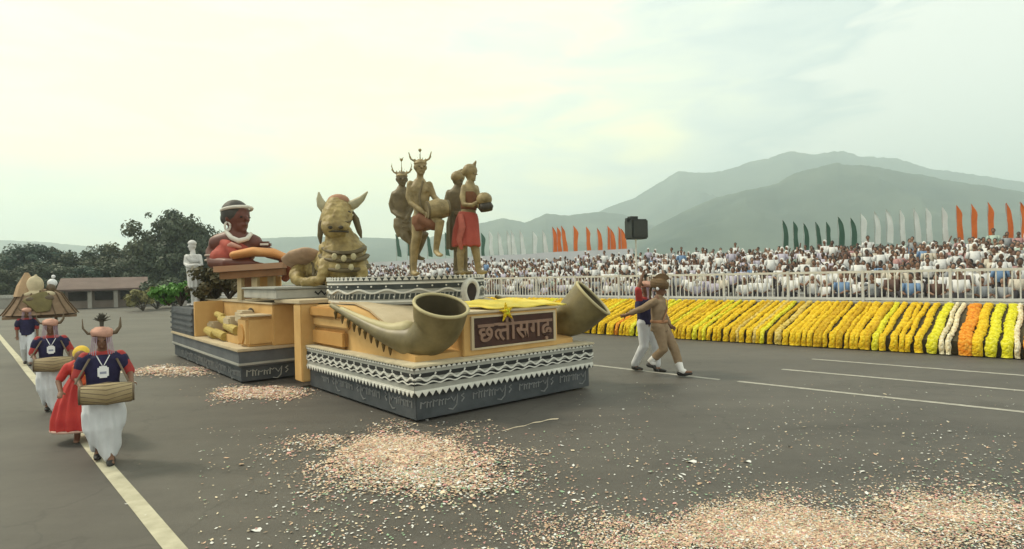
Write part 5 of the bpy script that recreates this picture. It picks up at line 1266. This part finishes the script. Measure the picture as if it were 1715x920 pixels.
# policeman striding to the right and the dancer beyond him
def policeman():
    pos = G(1106, 630); h = 1.92
    M_kh = mat('khaki_uniform', (.22, .150, .085), .8, scale=6, col2=(.30, .21, .125)); M_tb = mat('brown_fan_turban', (.10, .058, .022), .75, scale=9, col2=(.15, .09, .04)); M_sp = mat('white_spats', (.74, .72, .68), .7, var=.03); M_belt = mat('tan_belt', (.36, .17, .08), .6)
    o = empty('person', 'policeman in khaki uniform, brown fan turban and white spats striding right beside the float', 'person', pos, math.radians(58), None, h / 1.75); V = Vector
    # local: faces -Y; after heading he walks to picture right and slightly near
    hd = V((0, -.03, 1.57)); b = B()
    b.tube([(0, 0, .90), (0, .01, 1.05), (0, 0, 1.22), (0, .01, 1.36), (0, .01, 1.42)], [(.15, .11), (.14, .105), (.17, .12), (.19, .11), (.09, .075)], n=14, side=(1, 0, 0)); b.tube([(0, 0, 1.42), hd], [.06, .055]); face(b, hd, (.1, -1, -.08), (0, 0, 1), .115)
    fl, bl = V((.07, -.36, .12)), V((-.06, .16, .26))
    b.tube([(.09, 0, .92), (.09, -.24, .52), tuple(fl)], [.095, .066, .042]); foot(b, fl, fl + V((0, -.18, -.02)), .042)
    b.tube([(-.09, 0, .92), (-.09, -.10, .53), tuple(bl)], [.095, .066, .042]); foot(b, bl, bl + V((0, -.12, -.12)), .042)
    ra = [(-.2, .01, 1.37), (-.25, .22, 1.24), (-.25, .44, 1.16), (-.25, .54, 1.12)]; la = [(.2, 0, 1.37), (.25, .0, 1.12), (.24, -.13, .90)]
    b.tube(ra, [.055, .047, .036, .032]); hand(b, ra[-1], V((0, 1, -.25)), V((1, 0, 0)), 1, 1.1); b.tube(la, [.055, .046, .033]); hand(b, la[-1], V((0, -.8, -.5)), V((-1, 0, 0)), 1, 1.1)
    b.build('body', SKN, o, voxel=.012); eyes(o, hd, (.1, -1, -.08), (0, 0, 1), .115, world=False)
    b = B(); b.tube([(0, 0, .82), (0, 0, .92), (0, .01, 1.04), (0, 0, 1.22), (0, .01, 1.36), (0, .01, 1.41)], [(.195, .155), (.185, .145), (.165, .13), (.19, .14), (.205, .125), (.11, .09)], n=18, side=(1, 0, 0), round_=False)
    b.tube(ra[:3], [.074, .066, .052]); b.tube(la[:2] + [V(la[1]).lerp(V(la[2]), .75)], [.074, .064, .052]); b.tube([(0, 0, 1.38), (0, -.01, 1.45)], [.08, .072], n=12)
    b.build('tunic', M_kh, o, voxel=.014, fold=lambda c, n: c + n * .007 * noise.noise(c * 16))
    b = B()
    for sx, f, ky in ((.09, fl, -.24), (-.09, bl, -.10)): b.tube([(sx, 0, .93), (sx, ky * .55, .72), (sx, ky, .50), tuple(V((sx, ky, .5)).lerp(f, .62))], [(.125, .12), (.10, .10), (.082, .085), (.072, .075)], n=14)
    b.build('trousers', M_kh, o, voxel=.014, fold=lambda c, n: c + n * .006 * noise.noise(c * 18))
    for f, ky in ((fl, -.24), (bl, -.10)):
        b = B(); k = V((.09 * (1 if f is fl else -1), ky, .5)); b.tube([k.lerp(f, .55), f + V((0, 0, .0)), f + V((0, -.05, -.02))], [.070, .060, .055], n=12); b.build('spat', M_sp, o, smooth=True)
        b = B(); q = V((0, -.18, -.02)) if f is fl else V((0, -.13, -.12)); b.tube([f + V((0, .04, -.06)), f + V((0, -.04, -.06)) + q * .2, f + q + V((0, 0, -.03))], [(.05, .04), (.05, .038), (.042, .026)], n=10, side=(1, 0, 0)); b.build('boot', M_shoe, o, smooth=True)
    b = B(); b.tube([(.19 * math.cos(a), .142 * math.sin(a), 1.0) for a in [q * PI / 12 for q in range(25)]], [(.03, .012)] * 25, n=6, round_=False, side=(0, 0, 1)); b.build('belt', M_belt, o, smooth=True)
    b = B(); b.tube([(.12, -.12, 1.38), (.0, -.155, 1.2), (-.14, -.12, 1.02)], [(.022, .008)] * 3, n=6); b.build('cross_belt', M_belt, o, smooth=True)
    b = B()
    for k, (z, r) in enumerate(((1.63, .118), (1.665, .128), (1.70, .126), (1.735, .10))): b.tube([(r * math.cos(a), -.025 + r * 1.1 * math.sin(a), z + .02 * math.sin(a)) for a in [q * PI / 10 for q in range(21)]], .034, n=7, round_=False)
    b.ell((0, -.02, 1.71), (.115, .13, .08)); tb = b.build('turban', M_tb, o, voxel=.012)
    b = B()
    for i in range(9):
        a = (i - 4) * .22; b.tube([(0, -.05 , 1.70), (.0, -.07 + .16 * math.sin(a), 1.70 + .17 * math.cos(a))], [(.01, .02), (.008, .045)], n=6, round_=False, side=(1, 0, 0))
    b.tube([(0, .09, 1.68), (0, .15, 1.58), (0, .16, 1.42)], [(.05, .02), (.05, .018), (.045, .015)], n=8, side=(1, 0, 0)); b.build('turban_fan', M_tb, tb)
    b = B(); b.ell((-.128, -.03, 1.60), (.03, .03, .035)); b.build('badge', M_card, tb, smooth=True)
policeman()
dancer(G(1082, 622), 1.88, math.radians(48), 'dancer in navy vest and white leggings half hidden behind the striding policeman', None, drum=False, card=False, lower='trousers', stride=.2, seed=8, arms='raised', tuft=True)

# ================================================================== PETALS AND LITTER
PC = [mat('petal_peach', (.66, .43, .29), .8, var=.15), mat('petal_cream', (.72, .60, .42), .8, var=.1), mat('petal_white', (.74, .73, .68), .8, var=.06), mat('petal_green', (.28, .42, .26), .8, var=.15), mat('petal_pink', (.60, .30, .27), .8, var=.12), mat('petal_tan', (.46, .31, .20), .85, var=.15)]
def petals(name, label, sampler, n, size, weights, seed, zmax=.03):
    rnd = random.Random(seed); V = []; Fc = []; MI = []
    for _ in range(n):
        p, dens = sampler(rnd)
        if p is None: continue
        sz = size * .72 * rnd.uniform(.5, 1.5) * (1 if rnd.random() < .96 else 1.9); an = rnd.random() * 6.28; el = rnd.uniform(.35, .9)
        ax = Vector((math.cos(an), math.sin(an), rnd.uniform(-.12, .2))) * sz; bx = Vector((-math.sin(an), math.cos(an), rnd.uniform(-.16, .16))) * sz * el
        c = p + Vector((0, 0, .010 + rnd.random() * zmax * dens + max(abs(ax.z), abs(bx.z)) * .6)); k = len(V)
        lift = Vector((0, 0, sz * rnd.uniform(0, .35)))
        V += [(c - ax)[:], (c - bx + lift * .3)[:], (c + ax + lift)[:], (c + bx + lift * .3)[:]]; Fc.append((k, k + 1, k + 2, k + 3)); MI.append(rnd.choices(range(6), weights)[0])
    me = bpy.data.meshes.new(name); me.from_pydata(V, [], Fc)
    for m in PC: me.materials.append(m)
    me.polygons.foreach_set('material_index', MI)
    o = bpy.data.objects.new(name, me); COL.objects.link(o); tagx(o, label, 'petals', kind='stuff'); return o
def ellipse_sampler(px, py, rx, ry, rot=0.0, edge=.35, seedn=1):
    c = G(px, py); l = G(px - rx, py); r = G(px + rx, py); t = G(px, py - ry); bt = G(px, py + ry)
    ex = (r - l) / 2
    def f(rnd):
        for _ in range(30):
            a = rnd.random() * 6.28; q = abs(rnd.gauss(0, .62))
            x = q * math.cos(a); y = q * math.sin(a)
            p = c + ex * x + ((t - c) if y > 0 else (c - bt)) * y
            dn = 1.15 - q * .9 + .9 * noise.noise((p.x * 1.1, p.y * 1.1, seedn)) + .45 * noise.noise((p.x * 3.5, p.y * 3.5, seedn))
            if p.y > 1 and rnd.random() < min(1, max(0.02, dn / edge)): return p, min(1, max(.1, dn))
        return None, 0
    return f
petals('petal_heap', 'thick drift of peach flower petals on the road in front of the float', ellipse_sampler(668, 760, 185, 44, edge=1.0, seedn=2), 38000, .020, (6, 6, 2.0, .2, 2.2, 1.2), 1)
petals('petal_heap', 'looser fringe of petals and paper bits around the peach drift', ellipse_sampler(690, 800, 270, 62, edge=2.0, seedn=6), 8000, .019, (2, 3, 3, 1.5, 1.4, 1.6), 2)
petals('petal_heap', 'pinkish petals on the road between the front and rear of the float', ellipse_sampler(432, 661, 92, 15, edge=1.0, seedn=3), 13000, .026, (5, 5, 3, .1, 4, .8), 3)
petals('petal_heap', 'pale petals on the road beside the rear of the float', ellipse_sampler(285, 622, 72, 9, edge=.9, seedn=4), 10000, .030, (5, 6, 3, .1, 3, .8), 4)
petals('petal_heap', 'broad carpet of mixed petals at the lower right of the road', ellipse_sampler(1300, 900, 390, 66, edge=1.5, seedn=5), 80000, .0128, (6, 6, 3, 1.0, 2.4, 1.8), 5)
petals('petal_heap', 'trail of petals at the right edge of the road', ellipse_sampler(1590, 870, 240, 60, edge=1.9, seedn=8), 18000, .0140, (4, 5, 3.5, 1.3, 2.4, 1.6), 6)
def wide(rnd):
    while True:
        px = rnd.uniform(330, 1760); py = 640 + 330 * rnd.random() ** .7
        if px < 960 and py < 715: continue
        dn = .35 + noise.noise((px * .006, py * .012, 4)) + (.3 if px > 900 else 0)
        if rnd.random() < dn: return G(px, py), .2
petals('scattered_petals', 'single petals and paper bits scattered over the road', wide, 5200, .017, (1.2, 2.6, 3.6, 1.5, .7, 2), 7)
def strip_of_paper():
    p0, p1, pm = G(842, 724), G(936, 704), G(890, 717); b = B(); pr = None
    o = empty('paper_streamer', 'thin pale paper streamer lying on the road in front of the float', 'streamer', pm)
    n = 16
    for i in range(n + 1):
        t = i / n; c = p0.lerp(p1, t) + Vector((.03 * math.sin(t * 6), .05 * math.sin(t * 3.1), .014 + .012 * math.sin(t * 9) ** 2)); w = .022 * (1 - .4 * abs(t - .5))
        cur = (b.bm.verts.new(c - BN * w), b.bm.verts.new(c + BN * w + Vector((0, 0, .008))))
        if pr: b._face((pr[0], cur[0], cur[1], pr[1]))
        pr = cur
    b.build('paper_strip', PC[1], o, world=True, fix=False)
strip_of_paper()
def big_flakes():
    for px, py, s in ((428, 890, .045), (1252, 775, .035), (1158, 775, .05), (715, 705, .02)):
        p = G(px, py, 0); b = B(); b._face([b.bm.verts.new(Vector((math.cos(a) * s * 1.2, math.sin(a) * s * .7, .014 + .01 * math.sin(a * 2)))) for a in [k * PI / 4 + .2 for k in range(8)]])
        o = b.build('paper_scrap', PC[2], None, fix=False); o.location = p
        tagx(o, {428: 'white paper scrap on the road near the bottom left', 1252: 'small white paper scrap on the road right of the float', 1158: 'white paper scrap on the road below the policeman', 715: 'tiny white paper scrap at the front corner of the float'}[px], 'paper scrap')
big_flakes()
# ================================================================== HAZE
hz = B(); hz.box((-3950, -38, -1.0), (3950, 3960, 460)); ho = hz.build('haze', None); ho.data.materials.clear()
hm = bpy.data.materials.new('haze'); hm.use_nodes = True; n = hm.node_tree.nodes; n.clear(); vo = n.new('ShaderNodeVolumePrincipled'); mo = n.new('ShaderNodeOutputMaterial')
vo.inputs['Color'].default_value = (.82, .95, 1, 1); vo.inputs['Density'].default_value = .00056; vo.inputs['Anisotropy'].default_value = .3
hm.node_tree.links.new(vo.outputs[0], mo.inputs['Volume']); ho.data.materials.append(hm); ho['kind'] = 'stuff'; ho['label'] = 'pale haze over the far hills'

bpy.data.scenes.remove(TMP)
